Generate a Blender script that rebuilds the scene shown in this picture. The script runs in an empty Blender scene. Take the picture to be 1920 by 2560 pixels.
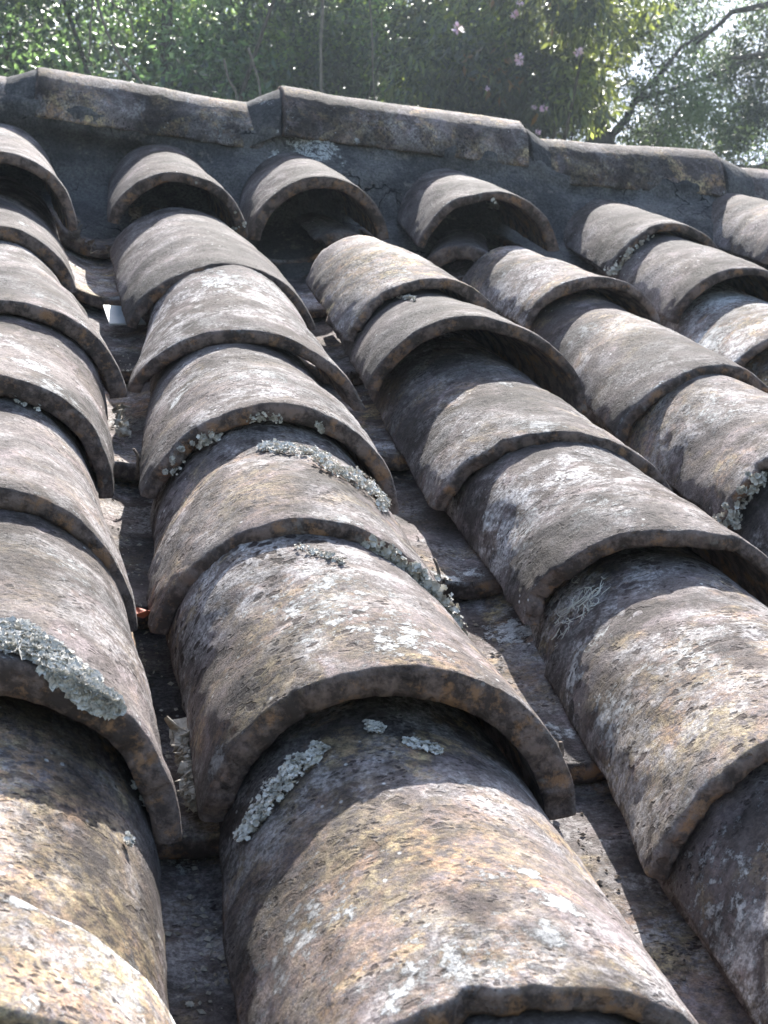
import bpy, math, random
import numpy as np
from mathutils import Vector, Matrix
random.seed(7)
R = math.radians
# ------------------------------------------------------------------ frames
PITCH = R(27)                                  # slope of the roof
Z0 = 4.0                                       # height of the roof's local origin above the ground
CP, SP = math.cos(PITCH), math.sin(PITCH)
def W(u, v, w):                                # roof frame (across, up the slope, off the slope) -> world
    return Vector((u, v * CP - w * SP, v * SP + w * CP + Z0))
RM = Matrix(((1, 0, 0), (0, CP, -SP), (0, SP, CP)))
CAM = np.array([0.02146, -0.59043, 0.42085])
M0 = np.array([[0.96937607, -0.21413635, 0.12023171], [-0.02753969, 0.39170476, 0.91967872], [-0.24403198, -0.89482568, 0.37381197]])
FPX = 3737.4                                   # focal length in pixels of the 1920 x 2560 photograph
def proj(P):
    q = (np.asarray(P, float) - CAM) @ M0.T
    return np.stack([960 + FPX * q[..., 0] / -q[..., 2], 1280 - FPX * q[..., 1] / -q[..., 2]], -1)
def unp(px, w=None, v=None):
    d = M0.T @ np.array([(px[0] - 960) / FPX, (1280 - px[1]) / FPX, -1.0])
    t = (w - CAM[2]) / d[2] if w is not None else (v - CAM[1]) / d[1]
    return CAM + t * d
RMn = np.array(RM)
def far(px, dist):                             # world point along a direction at a horizontal-ish distance
    d = M0.T @ np.array([(px[0] - 960) / FPX, (1280 - px[1]) / FPX, -1.0])
    dw = RMn @ d
    o = np.array(W(*CAM))
    return o + dw * (dist / np.hypot(dw[0], dw[1]))

# ------------------------------------------------------------------ camera, sky, sun, exposure
scene = bpy.context.scene
C = scene.collection
cam_d = bpy.data.cameras.new('camera'); cam = bpy.data.objects.new('camera', cam_d); C.objects.link(cam)
cam_d.sensor_fit = 'VERTICAL'; cam_d.sensor_height = 36; cam_d.lens = 36 * FPX / 2560
rot = RM @ Matrix([list(r) for r in M0.T])
cam.matrix_world = Matrix.Translation(W(*CAM)) @ rot.to_4x4()
cam_d.clip_start = 0.02; cam_d.clip_end = 1200
cam_d.dof.use_dof = True; cam_d.dof.focus_distance = 0.95
cam_d.dof.aperture_fstop = (cam_d.lens / 1000) / 0.0016
cam_d.dof.aperture_blades = 6
scene.camera = cam

SUN_L = Vector((0.22, 0.86, 0.42)).normalized()       # towards the sun, roof frame
SUN = (RM @ SUN_L).normalized()
sun_el = math.asin(SUN.z); sun_az = math.atan2(SUN.x, SUN.y)
world = bpy.data.worlds.new('World'); scene.world = world; world.use_nodes = True
nt = world.node_tree; nt.nodes.clear()
wo = nt.nodes.new('ShaderNodeOutputWorld'); bg = nt.nodes.new('ShaderNodeBackground'); sky = nt.nodes.new('ShaderNodeTexSky')
sky.sky_type = 'NISHITA'; sky.sun_disc = False; sky.sun_elevation = sun_el; sky.sun_rotation = sun_az
sky.dust_density = 2.0; sky.air_density = 1.0
bg.inputs['Strength'].default_value = 0.11
nt.links.new(sky.outputs[0], bg.inputs['Color']); nt.links.new(bg.outputs[0], wo.inputs['Surface'])
sl = bpy.data.lights.new('sun', 'SUN'); sl.energy = 5.0; sl.angle = R(0.55); sl.color = (1.0, 0.965, 0.915)
so = bpy.data.objects.new('sun', sl); C.objects.link(so)
so.rotation_euler = (-SUN).to_track_quat('-Z', 'Y').to_euler(); so.location = (0, 0, 12)
vs = scene.view_settings; vs.view_transform = 'Standard'; vs.look = 'None'; vs.exposure = 1.4; vs.gamma = 1; vs.use_curve_mapping = False
scene.cycles.max_bounces = 6; scene.cycles.transparent_max_bounces = 8

# ------------------------------------------------------------------ helpers
def prop(o, label=None, cat=None, group=None, kind=None):
    if label: o['label'] = label
    if cat: o['category'] = cat
    if group: o['group'] = group
    if kind: o['kind'] = kind
    return o
def empty(name, loc, label, cat, group=None):
    o = bpy.data.objects.new(name, None); C.objects.link(o); o.location = loc; o.empty_display_size = .05
    return prop(o, label, cat, group)
def link(name, me, mat=None, parent=None, loc=None, mat4=None, smooth=True):
    o = bpy.data.objects.new(name, me); C.objects.link(o)
    if mat: me.materials.append(mat)
    if smooth and len(me.polygons): me.polygons.foreach_set('use_smooth', [True] * len(me.polygons))
    m = mat4 if mat4 is not None else Matrix.Translation(loc or (0, 0, 0))
    if parent is not None:
        o.parent = parent; o.matrix_parent_inverse = Matrix.Identity(4)
        o.matrix_basis = PW[parent.name].inverted() @ m
    else:
        o.matrix_basis = m
    PW[o.name] = m
    return o
PW = {}
def mesh(name, verts, faces):
    me = bpy.data.meshes.new(name)
    me.from_pydata([tuple(v) for v in np.asarray(verts, float).tolist()], [], faces)
    me.update()
    return me
# value noise in numpy
_rng = np.random.default_rng(3)
_tab = _rng.random(4096)
def vnoise(P):
    P = np.asarray(P, float); i = np.floor(P).astype(np.int64); f = P - i; f = f * f * (3 - 2 * f)
    def h(dx, dy, dz):
        return _tab[((i[..., 0] + dx) * 73856093 ^ (i[..., 1] + dy) * 19349663 ^ (i[..., 2] + dz) * 83492791) & 4095]
    x, y, z = f[..., 0], f[..., 1], f[..., 2]
    a = h(0, 0, 0) * (1 - x) + h(1, 0, 0) * x; b = h(0, 1, 0) * (1 - x) + h(1, 1, 0) * x
    c = h(0, 0, 1) * (1 - x) + h(1, 0, 1) * x; d = h(0, 1, 1) * (1 - x) + h(1, 1, 1) * x
    return (a * (1 - y) + b * y) * (1 - z) + (c * (1 - y) + d * y) * z
def fbm(P, oct=4, gain=.5):
    P = np.asarray(P, float); s = 0; a = 1; t = 0
    for k in range(oct):
        s = s + a * vnoise(P * 2 ** k + 17.3 * k); t += a; a *= gain
    return s / t * 2 - 1

# ------------------------------------------------------------------ materials
class NB:
    def __init__(self, name):
        self.m = bpy.data.materials.new(name); self.m.use_nodes = True; self.t = self.m.node_tree; self.t.nodes.clear()
        self.out = self.n('ShaderNodeOutputMaterial')
    def n(self, ty, **kw):
        x = self.t.nodes.new(ty)
        for k, v in kw.items(): setattr(x, k, v)
        return x
    def l(self, a, b): self.t.links.new(a, b)
    def val(self, s, v):
        if hasattr(v, 'links'): self.l(v, s)
        elif isinstance(v, tuple): s.default_value = (*v, 1) if len(v) == 3 and len(s.default_value) == 4 else v
        else: s.default_value = v
    def noise(self, vec, scale, detail=4, rough=.55, dist=0):
        x = self.n('ShaderNodeTexNoise'); self.l(vec, x.inputs['Vector'])
        x.inputs['Scale'].default_value = scale; x.inputs['Detail'].default_value = detail
        x.inputs['Roughness'].default_value = rough; x.inputs['Distortion'].default_value = dist
        return x.outputs['Fac']
    def voro(self, vec, scale, rnd=1, feature='F1', out='Distance'):
        x = self.n('ShaderNodeTexVoronoi', feature=feature); self.l(vec, x.inputs['Vector'])
        x.inputs['Scale'].default_value = scale; x.inputs['Randomness'].default_value = rnd
        return x.outputs[out]
    def step(self, v, a, b):
        x = self.n('ShaderNodeMapRange', interpolation_type='SMOOTHSTEP'); self.l(v, x.inputs['Value'])
        x.inputs['From Min'].default_value = a; x.inputs['From Max'].default_value = b
        return x.outputs['Result']
    def math(self, op, a, b=0.0, clamp=False):
        x = self.n('ShaderNodeMath', operation=op, use_clamp=clamp); self.val(x.inputs[0], a); self.val(x.inputs[1], b)
        return x.outputs[0]
    def mix(self, f, a, b, mode='MIX'):
        x = self.n('ShaderNodeMix', data_type='RGBA', blend_type=mode)
        self.val(x.inputs[0], f); self.val(x.inputs[6], a); self.val(x.inputs[7], b)
        return x.outputs[2]
    def scalev(self, vec, s):
        x = self.n('ShaderNodeMapping'); self.l(vec, x.inputs['Vector']); x.inputs['Scale'].default_value = s
        return x.outputs[0]
    def coords(self):
        tc = self.n('ShaderNodeTexCoord'); oi = self.n('ShaderNodeObjectInfo')
        s = self.math('MULTIPLY', oi.outputs['Random'], 37.0)
        x = self.n('ShaderNodeVectorMath', operation='ADD'); self.l(tc.outputs['Object'], x.inputs[0]); self.l(s, x.inputs[1])
        return x.outputs[0], oi
    def bump(self, h, dist, strength=1.0, normal=None):
        x = self.n('ShaderNodeBump'); self.l(h, x.inputs['Height']); x.inputs['Distance'].default_value = dist
        x.inputs['Strength'].default_value = strength
        if normal: self.l(normal, x.inputs['Normal'])
        return x.outputs[0]
    def pbr(self, col, rough, normal=None, spec=.3):
        b = self.n('ShaderNodeBsdfPrincipled'); self.val(b.inputs['Base Color'], col); self.val(b.inputs['Roughness'], rough)
        b.inputs['Specular IOR Level'].default_value = spec
        if normal: self.l(normal, b.inputs['Normal'])
        self.l(b.outputs[0], self.out.inputs['Surface'])
        return b

def clay_material(name, pan=False):
    """Weathered clay tile. Object colour: R ochre, G pale film, B dark pits, A overall lightness; mesh colour 'stain':
    R white crust spots and painted rim highlights, G ochre spots, B dark stains and marks, A broken / lip face."""
    b = NB(name)
    p, oi = b.coords()
    oc = b.n('ShaderNodeSeparateColor'); b.l(oi.outputs['Color'], oc.inputs[0])
    st = b.n('ShaderNodeVertexColor', layer_name='stain_highlight'); sc = b.n('ShaderNodeSeparateColor'); b.l(st.outputs['Color'], sc.inputs[0])
    face = st.outputs['Alpha']
    big = b.noise(p, 9, 5, .6, .6)
    mid = b.noise(b.scalev(p, (1, 1, 1.3)), 28, 7, .68, .8)
    mid2 = b.noise(p, 46, 8, .72, .3)
    fine = b.noise(p, 330, 6, .75)
    grit = b.noise(p, 900, 3, .7)
    # base: brown-black patina to warm grey
    col = b.mix(b.step(big, .36, .64), (.074, .057, .050), (.19, .160, .150))
    col = b.mix(b.math('MULTIPLY', b.step(mid, .50, .66), .8), col, (.275, .225, .222))
    # ochre / yellow crust, speckled
    oc_m = b.math('MULTIPLY', b.step(b.noise(p, 17, 4, .6, 1.0), .50, .66), oc.outputs[0])
    oc_m = b.math('MAXIMUM', oc_m, sc.outputs[1])
    oc_s = b.math('MULTIPLY', oc_m, b.step(b.noise(p, 150, 6, .8), .40, .58))
    col = b.mix(oc_s, col, b.mix(b.step(mid, .4, .6), (.50, .39, .22), (.44, .28, .17)))
    # pale grey film, patchy
    film = b.math('MULTIPLY', b.step(mid2, .43, .56), oc.outputs[1])
    film = b.math('MULTIPLY', film, b.step(b.noise(p, 10, 5, .6, .7), .42, .58))
    film = b.math('MULTIPLY', film, b.math('ADD', b.math('MULTIPLY', b.step(fine, .38, .60), .6), .4))
    col = b.mix(film, col, (.47, .445, .435))
    # white crust and painted rim highlights
    cr = b.math('MULTIPLY', sc.outputs[0], 1.0)
    crn = b.math('ADD', cr, b.math('MULTIPLY', b.math('SUBTRACT', b.noise(p, 95, 8, .8), .5), 3.6))
    crm = b.math('MULTIPLY', b.math('MULTIPLY', b.step(crn, .50, .75), b.step(cr, .02, .25)), .85)
    col = b.mix(crm, col, (.60, .60, .59))
    # small white flecks
    fl = b.math('MULTIPLY', b.step(b.voro(b.scalev(p, (1, .75, 1)), 120), .16, .08), b.step(b.noise(p, 26, 2), .54, .62))
    col = b.mix(b.math('MULTIPLY', fl, .85), col, (.70, .69, .66))
    # dark stains and marks
    dk = b.math('ADD', sc.outputs[2], b.math('MULTIPLY', b.math('SUBTRACT', b.noise(p, 60, 6, .7), .5), .9))
    dkm = b.math('MULTIPLY', b.step(dk, .35, .75), b.step(sc.outputs[2], .02, .12))
    col = b.mix(b.math('MULTIPLY', dkm, .85), col, (.062, .048, .045))
    # dark pits with a brown rim
    wob = b.n('ShaderNodeVectorMath', operation='ADD'); b.l(p, wob.inputs[0])
    nz = b.n('ShaderNodeTexNoise'); b.l(p, nz.inputs['Vector']); nz.inputs['Scale'].default_value = 160; nz.inputs['Detail'].default_value = 3
    sb = b.n('ShaderNodeVectorMath', operation='SCALE'); b.l(nz.outputs['Color'], sb.inputs[0]); sb.inputs['Scale'].default_value = .009
    b.l(sb.outputs[0], wob.inputs[1])
    v1 = b.voro(b.scalev(wob.outputs[0], (.8, 1.1, .8)), 120)
    zone = b.step(b.noise(p, 16, 3), .44, .54)
    pit = b.math('MULTIPLY', b.math('MULTIPLY', b.math('SUBTRACT', 1.0, b.step(b.math('SUBTRACT', v1, b.math('MULTIPLY', b.math('SUBTRACT', b.noise(p, 55, 2), .5), 1.5)), .20, .32)), zone), oc.outputs[2])
    v2 = b.voro(b.scalev(wob.outputs[0], (.7, 1.2, .7)), 260)
    pit2 = b.math('MULTIPLY', b.math('SUBTRACT', 1.0, b.step(v2, .22, .36)), b.step(b.noise(p, 34, 3), .46, .60))
    col = b.mix(b.math('MULTIPLY', pit, .96), col, (.048, .033, .030))
    col = b.mix(b.math('MULTIPLY', pit2, .9), col, (.05, .037, .034))
    # grain
    g = b.math('ADD', b.math('MULTIPLY', b.step(fine, .34, .66), .6), .66)
    g = b.math('MULTIPLY', g, b.math('ADD', b.math('MULTIPLY', grit, 1.2), .38))
    gc = b.n('ShaderNodeCombineColor'); [b.l(g, gc.inputs[i]) for i in range(3)]
    col = b.mix(1.0, col, gc.outputs[0], 'MULTIPLY')
    # broad tonal drift: soot-dark and washed areas
    bt = b.math('ADD', b.math('MULTIPLY', b.step(b.noise(p, 6.5, 6, .62, 1.2), .36, .62), .95), .44)
    bc = b.n('ShaderNodeCombineColor'); [b.l(bt, bc.inputs[i]) for i in range(3)]
    col = b.mix(1.0, col, bc.outputs[0], 'MULTIPLY')
    # lip faces and undersides: raw brown clay
    raw = b.mix(b.step(b.noise(p, 70, 6, .7), .42, .62), (.080, .060, .052), (.27, .20, .17))
    raw = b.mix(b.math('MULTIPLY', b.step(b.noise(p, 48, 6, .72), .52, .64), .8), raw, (.42, .24, .13))
    raw = b.mix(b.math('MULTIPLY', b.step(b.noise(p, 38, 5, .7), .60, .72), .6), raw, (.36, .34, .32))
    col = b.mix(face, col, raw)
    hs = b.n('ShaderNodeHueSaturation'); b.l(col, hs.inputs['Color']); b.l(oi.outputs['Alpha'], hs.inputs['Value'])
    if pan: hs.inputs['Saturation'].default_value = 1.05
    # relief
    h = b.math('ADD', b.math('MULTIPLY', fine, .5), b.math('MULTIPLY', grit, .18))
    h = b.math('ADD', h, b.math('MULTIPLY', mid2, .9))
    h = b.math('SUBTRACT', h, b.math('MULTIPLY', pit, .5))
    h = b.math('SUBTRACT', h, b.math('MULTIPLY', pit2, .3))
    h = b.math('ADD', h, b.math('MULTIPLY', crm, .35))
    b.pbr(hs.outputs[0], .82, b.bump(h, .0032), .28)
    return b.m
M_COVER = clay_material('weathered_clay_cover')
M_PAN = clay_material('weathered_clay_pan', True)

def mortar_material():
    b = NB('old_cement_mortar'); p, oi = b.coords()
    st = b.n('ShaderNodeVertexColor', layer_name='stain_highlight'); sc = b.n('ShaderNodeSeparateColor'); b.l(st.outputs['Color'], sc.inputs[0])
    n1 = b.noise(p, 12, 6, .65); n2 = b.noise(p, 260, 6, .75); n3 = b.noise(p, 40, 5, .7)
    col = b.mix(b.step(n1, .40, .60), (.078, .076, .077), (.165, .158, .152))
    col = b.mix(b.math('MULTIPLY', b.step(n3, .56, .68), .7), col, (.23, .205, .18))
    cr = b.math('MULTIPLY', b.step(b.math('ADD', sc.outputs[0], b.math('MULTIPLY', b.math('SUBTRACT', n3, .5), 1.8)), .45, .6), b.step(sc.outputs[0], .02, .1))
    cr = b.math('MULTIPLY', cr, b.step(b.noise(p, 130, 5, .8), .42, .54))
    col = b.mix(cr, col, (.48, .49, .47))
    gr = b.math('ADD', b.math('MULTIPLY', b.step(n2, .3, .7), .9), .5); gc = b.n('ShaderNodeCombineColor'); [b.l(gr, gc.inputs[i]) for i in range(3)]
    col = b.mix(1.0, col, gc.outputs[0], 'MULTIPLY')
    col = b.mix(b.step(b.voro(p, 300), .22, .12), col, (.04, .04, .045))
    crack = b.voro(b.scalev(p, (1, 1, 1)), 7, feature='DISTANCE_TO_EDGE')
    cw = b.n('ShaderNodeVectorMath', operation='ADD'); b.l(p, cw.inputs[0])
    nz = b.n('ShaderNodeTexNoise'); b.l(p, nz.inputs['Vector']); nz.inputs['Scale'].default_value = 18; nz.inputs['Detail'].default_value = 5
    sb = b.n('ShaderNodeVectorMath', operation='SCALE'); b.l(nz.outputs['Color'], sb.inputs[0]); sb.inputs['Scale'].default_value = .09
    b.l(sb.outputs[0], cw.inputs[1])
    crack = b.voro(cw.outputs[0], 8, feature='DISTANCE_TO_EDGE')
    ck = b.math('MULTIPLY', b.step(crack, .013, .004), b.step(b.noise(p, 6, 2), .50, .56))
    col = b.mix(ck, col, (.02, .02, .022))
    h = b.math('ADD', b.math('MULTIPLY', n2, 1.0), b.math('MULTIPLY', n3, 1.6)); h = b.math('SUBTRACT', h, b.math('MULTIPLY', ck, 1.5))
    b.pbr(col, .92, b.bump(h, .003), .2)
    return b.m
M_MORTAR = mortar_material()

def simple(name, c1, c2, scale=60, rough=.85, bump=.001, spec=.25, fine=400):
    b = NB(name); p, oi = b.coords()
    n = b.noise(p, scale, 6, .7); f = b.noise(p, fine, 4, .7)
    col = b.mix(b.step(n, .35, .65), c1, c2)
    b.pbr(col, rough, b.bump(b.math('ADD', n, b.math('MULTIPLY', f, .5)), bump), spec)
    return b.m
def lichen_material():
    b = NB('foliose_lichen'); p, oi = b.coords()
    n = b.noise(p, 90, 5, .7); f = b.noise(p, 700, 4, .7)
    col = b.mix(b.step(n, .35, .65), (.62, .59, .53), (.88, .85, .79))
    col = b.mix(b.step(f, .35, .5), (.30, .31, .27), col)  # darker in the crevices, their shade put into the colour
    b.pbr(col, .9, b.bump(f, .001), .15)
    return b.m
M_LICHEN = lichen_material()
M_LICHEN_DARK = simple('dull_green_lichen', (.34, .32, .27), (.78, .75, .68), 90, .9)
M_USNEA = simple('thread_lichen', (.6, .58, .5), (.8, .77, .68), 60, .8)
M_TWIG = simple('dry_twig', (.11, .085, .065), (.26, .21, .17), 120, .85)
M_LITTER = simple('dry_leaf_litter', (.30, .25, .19), (.62, .57, .48), 90, .8)
M_CRUMB = simple('dry_crumbs', (.16, .12, .09), (.40, .33, .25), 120, .9)
M_REDLEAF = simple('dry_red_leaf', (.30, .06, .035), (.42, .12, .06), 70, .6)
M_WHITE = simple('white_sheet', (.45, .50, .52), (.55, .58, .58), 20, .45)
M_WOOD = simple('dark_unseen_boards', (.035, .028, .022), (.07, .055, .043), 18, .9)
M_WALL = simple('limewashed_wall', (.55, .52, .46), (.70, .67, .60), 6, .9, .004)
M_GROUND = simple('grassy_ground', (.045, .06, .025), (.10, .095, .05), 1.2, .95, .05, fine=12)
M_HILL = simple('hillside_undergrowth', (.018, .03, .014), (.05, .075, .03), .9, .95, .2, fine=6)
M_BARK = simple('tree_bark', (.045, .036, .028), (.12, .10, .082), 22, .9, .01, fine=90)
M_VINE = simple('pale_vine_bark', (.13, .11, .085), (.24, .20, .16), 22, .85, .004)

# ------------------------------------------------------------------ clay tile geometry
def arc(a, h, al):
    """outer section: a circular arc through (-a,0), (0,h), (a,0); al in -1..1"""
    Rr = (a * a + h * h) / (2 * h)
    am = np.where(h <= a, np.arcsin(np.clip(a / Rr, -1, 1)), np.pi - np.arcsin(np.clip(a / Rr, -1, 1)))
    return Rr * np.sin(al * am), Rr * np.cos(al * am) + h - Rr, np.sin(al * am), np.cos(al * am)
def tile_mesh(name, a0, h0, L, na, ns, thick=.0135, taper=(.76, .76), shear=0., seed=0, jag=.0022, bulge=.0014, lipface=1.0, wear_highlight=.5, spots=(), sag=0., warp=0.):
    """Outer lip at y=0, body towards +y. spots: (kind, alpha, s, radius_m, strength)"""
    rs = np.random.default_rng(seed); off = rs.random(3) * 50
    al = np.linspace(-1, 1, na); sy = np.linspace(0, 1, ns) ** 1.15
    A, S = np.meshgrid(al, sy)
    a = a0 * (1 + (taper[0] - 1) * S); h = h0 * (1 + (taper[1] - 1) * S)
    x, z, nx, nz = arc(a, h, A)
    wa = 1 + .055 * warp * fbm(np.stack([A * 1.3 + off[0], S * 1.2, A * 0 + off[1]], -1), 2)
    x = x * wa; z = z * (1 + .07 * warp * fbm(np.stack([A * 1.1 + off[2], S * 1.5 + 3, A * 0], -1), 2))
    z = z + warp * .004 * fbm(np.stack([S * 2 + off[1], A * 0, A * 0], -1), 2) + warp * .003 * (rs.random() - .55) * np.exp(-S * L / .035)
    jl = jag * fbm(np.stack([al * 6 + off[0], al * 0 + off[1], al * 0], -1), 4, .65) + jag * .35 * fbm(np.stack([al * 31 + off[1], al * 0 + off[1], al * 0 + 3], -1), 2)
    jl = jl + jag * 3.2 * np.clip(fbm(np.stack([al * 4.5 + off[2], al * 0 + off[0], al * 0 + 8], -1), 5, .6) - .18, 0, 1)
    y = S * L + jl[None, :] * np.exp(-S * L / .02) + shear * x * np.exp(-S * 2.0)
    y += jag * 1.5 * fbm(np.stack([A * 5 + off[2], A * 0, A * 0], -1), 3) * np.clip((S - .9) * 10, 0, 1)
    q = np.stack([x, y, z], -1)
    d = bulge * 2.1 * fbm(q * 11 + off, 2) + bulge * .7 * fbm(q * 45 + off, 3) + .00035 * fbm(q * 240 + off, 2)
    # rounded, slightly worn lip edge
    d -= .0025 * np.exp(-(S * L) / .0035) * wear_highlight
    # ragged side edges
    z = z + 0
    e = np.clip((np.abs(A) - .93) / .07, 0, 1)
    ed = .0028 * fbm(np.stack([y * 60, A * 0 + np.sign(A) * 4, A * 0 + off[0]], -1), 3) * e
    O = np.stack([x + nx * d + 0, y, z + nz * d + ed + sag * np.sin(S * np.pi)], -1)
    tt = thick * (1 + .34 * fbm(np.stack([A * 1.6 + off[1], S * 5, A * 0], -1), 3))
    I = np.stack([x + nx * (d * .5 - tt), y, z + nz * (d * .5 - tt) + ed + sag * np.sin(S * np.pi)], -1)
    I[..., 2] = np.where(np.abs(A) > .88, np.maximum(I[..., 2], O[..., 2] - .002), I[..., 2])
    NA, NS = na, ns
    # middle ring on the lip face so that it gets relief
    K = 4
    ring = []
    for k in range(1, K):
        t = k / K
        r = O[0] * (1 - t) + I[0] * t
        r = r.copy(); r[:, 1] += (.0016 * fbm(np.stack([al * 20 + k * .6, al * 0 + off[0], al * 0 + k], -1), 3) - .0015 * math.sin(t * math.pi))
        ring.append(r)
    verts = np.concatenate([O.reshape(-1, 3), I.reshape(-1, 3)] + ring)
    nO = NA * NS
    idx = np.arange(nO).reshape(NS, NA)
    f = []
    q0 = np.stack([idx[:-1, :-1], idx[:-1, 1:], idx[1:, 1:], idx[1:, :-1]], -1).reshape(-1, 4)
    f += q0.tolist(); f += (q0[:, ::-1] + nO).tolist()
    nout = len(q0)
    rows = [idx[0]] + [2 * nO + k * NA + np.arange(NA) for k in range(K - 1)] + [idx[0] + nO]
    for r0, r1 in zip(rows[:-1], rows[1:]):
        f += np.stack([r1[:-1], r1[1:], r0[1:], r0[:-1]], -1).tolist()
    r0, r1 = idx[-1], idx[-1] + nO
    f += np.stack([r0[:-1], r0[1:], r1[1:], r1[:-1]], -1).tolist()
    for c, rev in ((0, 0), (-1, 1)):
        r0, r1 = idx[:, c], idx[:, c] + nO
        qq = np.stack([r0[:-1], r0[1:], r1[1:], r1[:-1]], -1)
        if rev: qq = qq[:, ::-1]
        f += qq.tolist()
    me = mesh(name, verts, f)
    # stain attribute
    st = np.zeros((len(verts), 4))
    st[nO:, 3] = lipface
    lipw = np.clip(1 - (S * L) / .0022, 0, 1); st[:nO, 3] = np.maximum(st[:nO, 3], (lipw * .6).reshape(-1) * lipface)
    Of = O.reshape(-1, 3)
    # pale worn rim along the lip, its thin highlight painted in
    rim = np.exp(-((S * L - .004) / .0045) ** 2).reshape(-1) * (.58 + .6 * fbm(Of * 24 + off, 3))
    st[:nO, 0] = np.clip(rim * wear_highlight, 0, 1)
    for kind, aa, ss, rad, stv in spots:
        aa0 = np.array(arc(a0 * (1 + (taper[0] - 1) * ss), h0 * (1 + (taper[1] - 1) * ss), np.array(aa))[:2])
        c = np.array([aa0[0], ss * L, aa0[1]])
        dd = np.linalg.norm((Of - c) * np.array([1, 1, 1]), axis=1)
        dd = dd * (1 + .35 * fbm(Of * 40 + off, 3))
        m = np.clip(1.25 - dd / rad, 0, 1) * stv
        ch = 'wyd'.index(kind)
        st[:nO, ch] = np.maximum(st[:nO, ch], m)
    ca = me.color_attributes.new('stain_highlight', 'FLOAT_COLOR', 'POINT'); ca.data.foreach_set('color', st.reshape(-1).astype(np.float32))
    return me, O

def frame(u, v, w, yaw, slope, roll=0.):
    """local tile frame -> world"""
    m = Matrix.Translation(Vector((u, v, w))) @ Matrix.Rotation(yaw, 4, 'Z') @ Matrix.Rotation(slope, 4, 'X') @ Matrix.Rotation(-roll, 4, 'Y')
    RT = Matrix.Translation(W(0, 0, 0)) @ RM.to_4x4()
    return RT @ m, m
#TILES
# ------------------------------------------------------------------ the roof
from mathutils.bvhtree import BVHTree
RT = Matrix.Translation(W(0, 0, 0)) @ RM.to_4x4()
RTI = RT.inverted()
roof = empty('tiled_roof', W(0.3, 0.4, 0), 'old roof of lichen-stained curved clay tiles rising to a mortared ridge', 'roof'); roof['kind'] = 'thing'
PW[roof.name] = Matrix.Translation(roof.location)
ROOFW = PW[roof.name]
TL = {}                                          # (column, row) -> record
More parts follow.
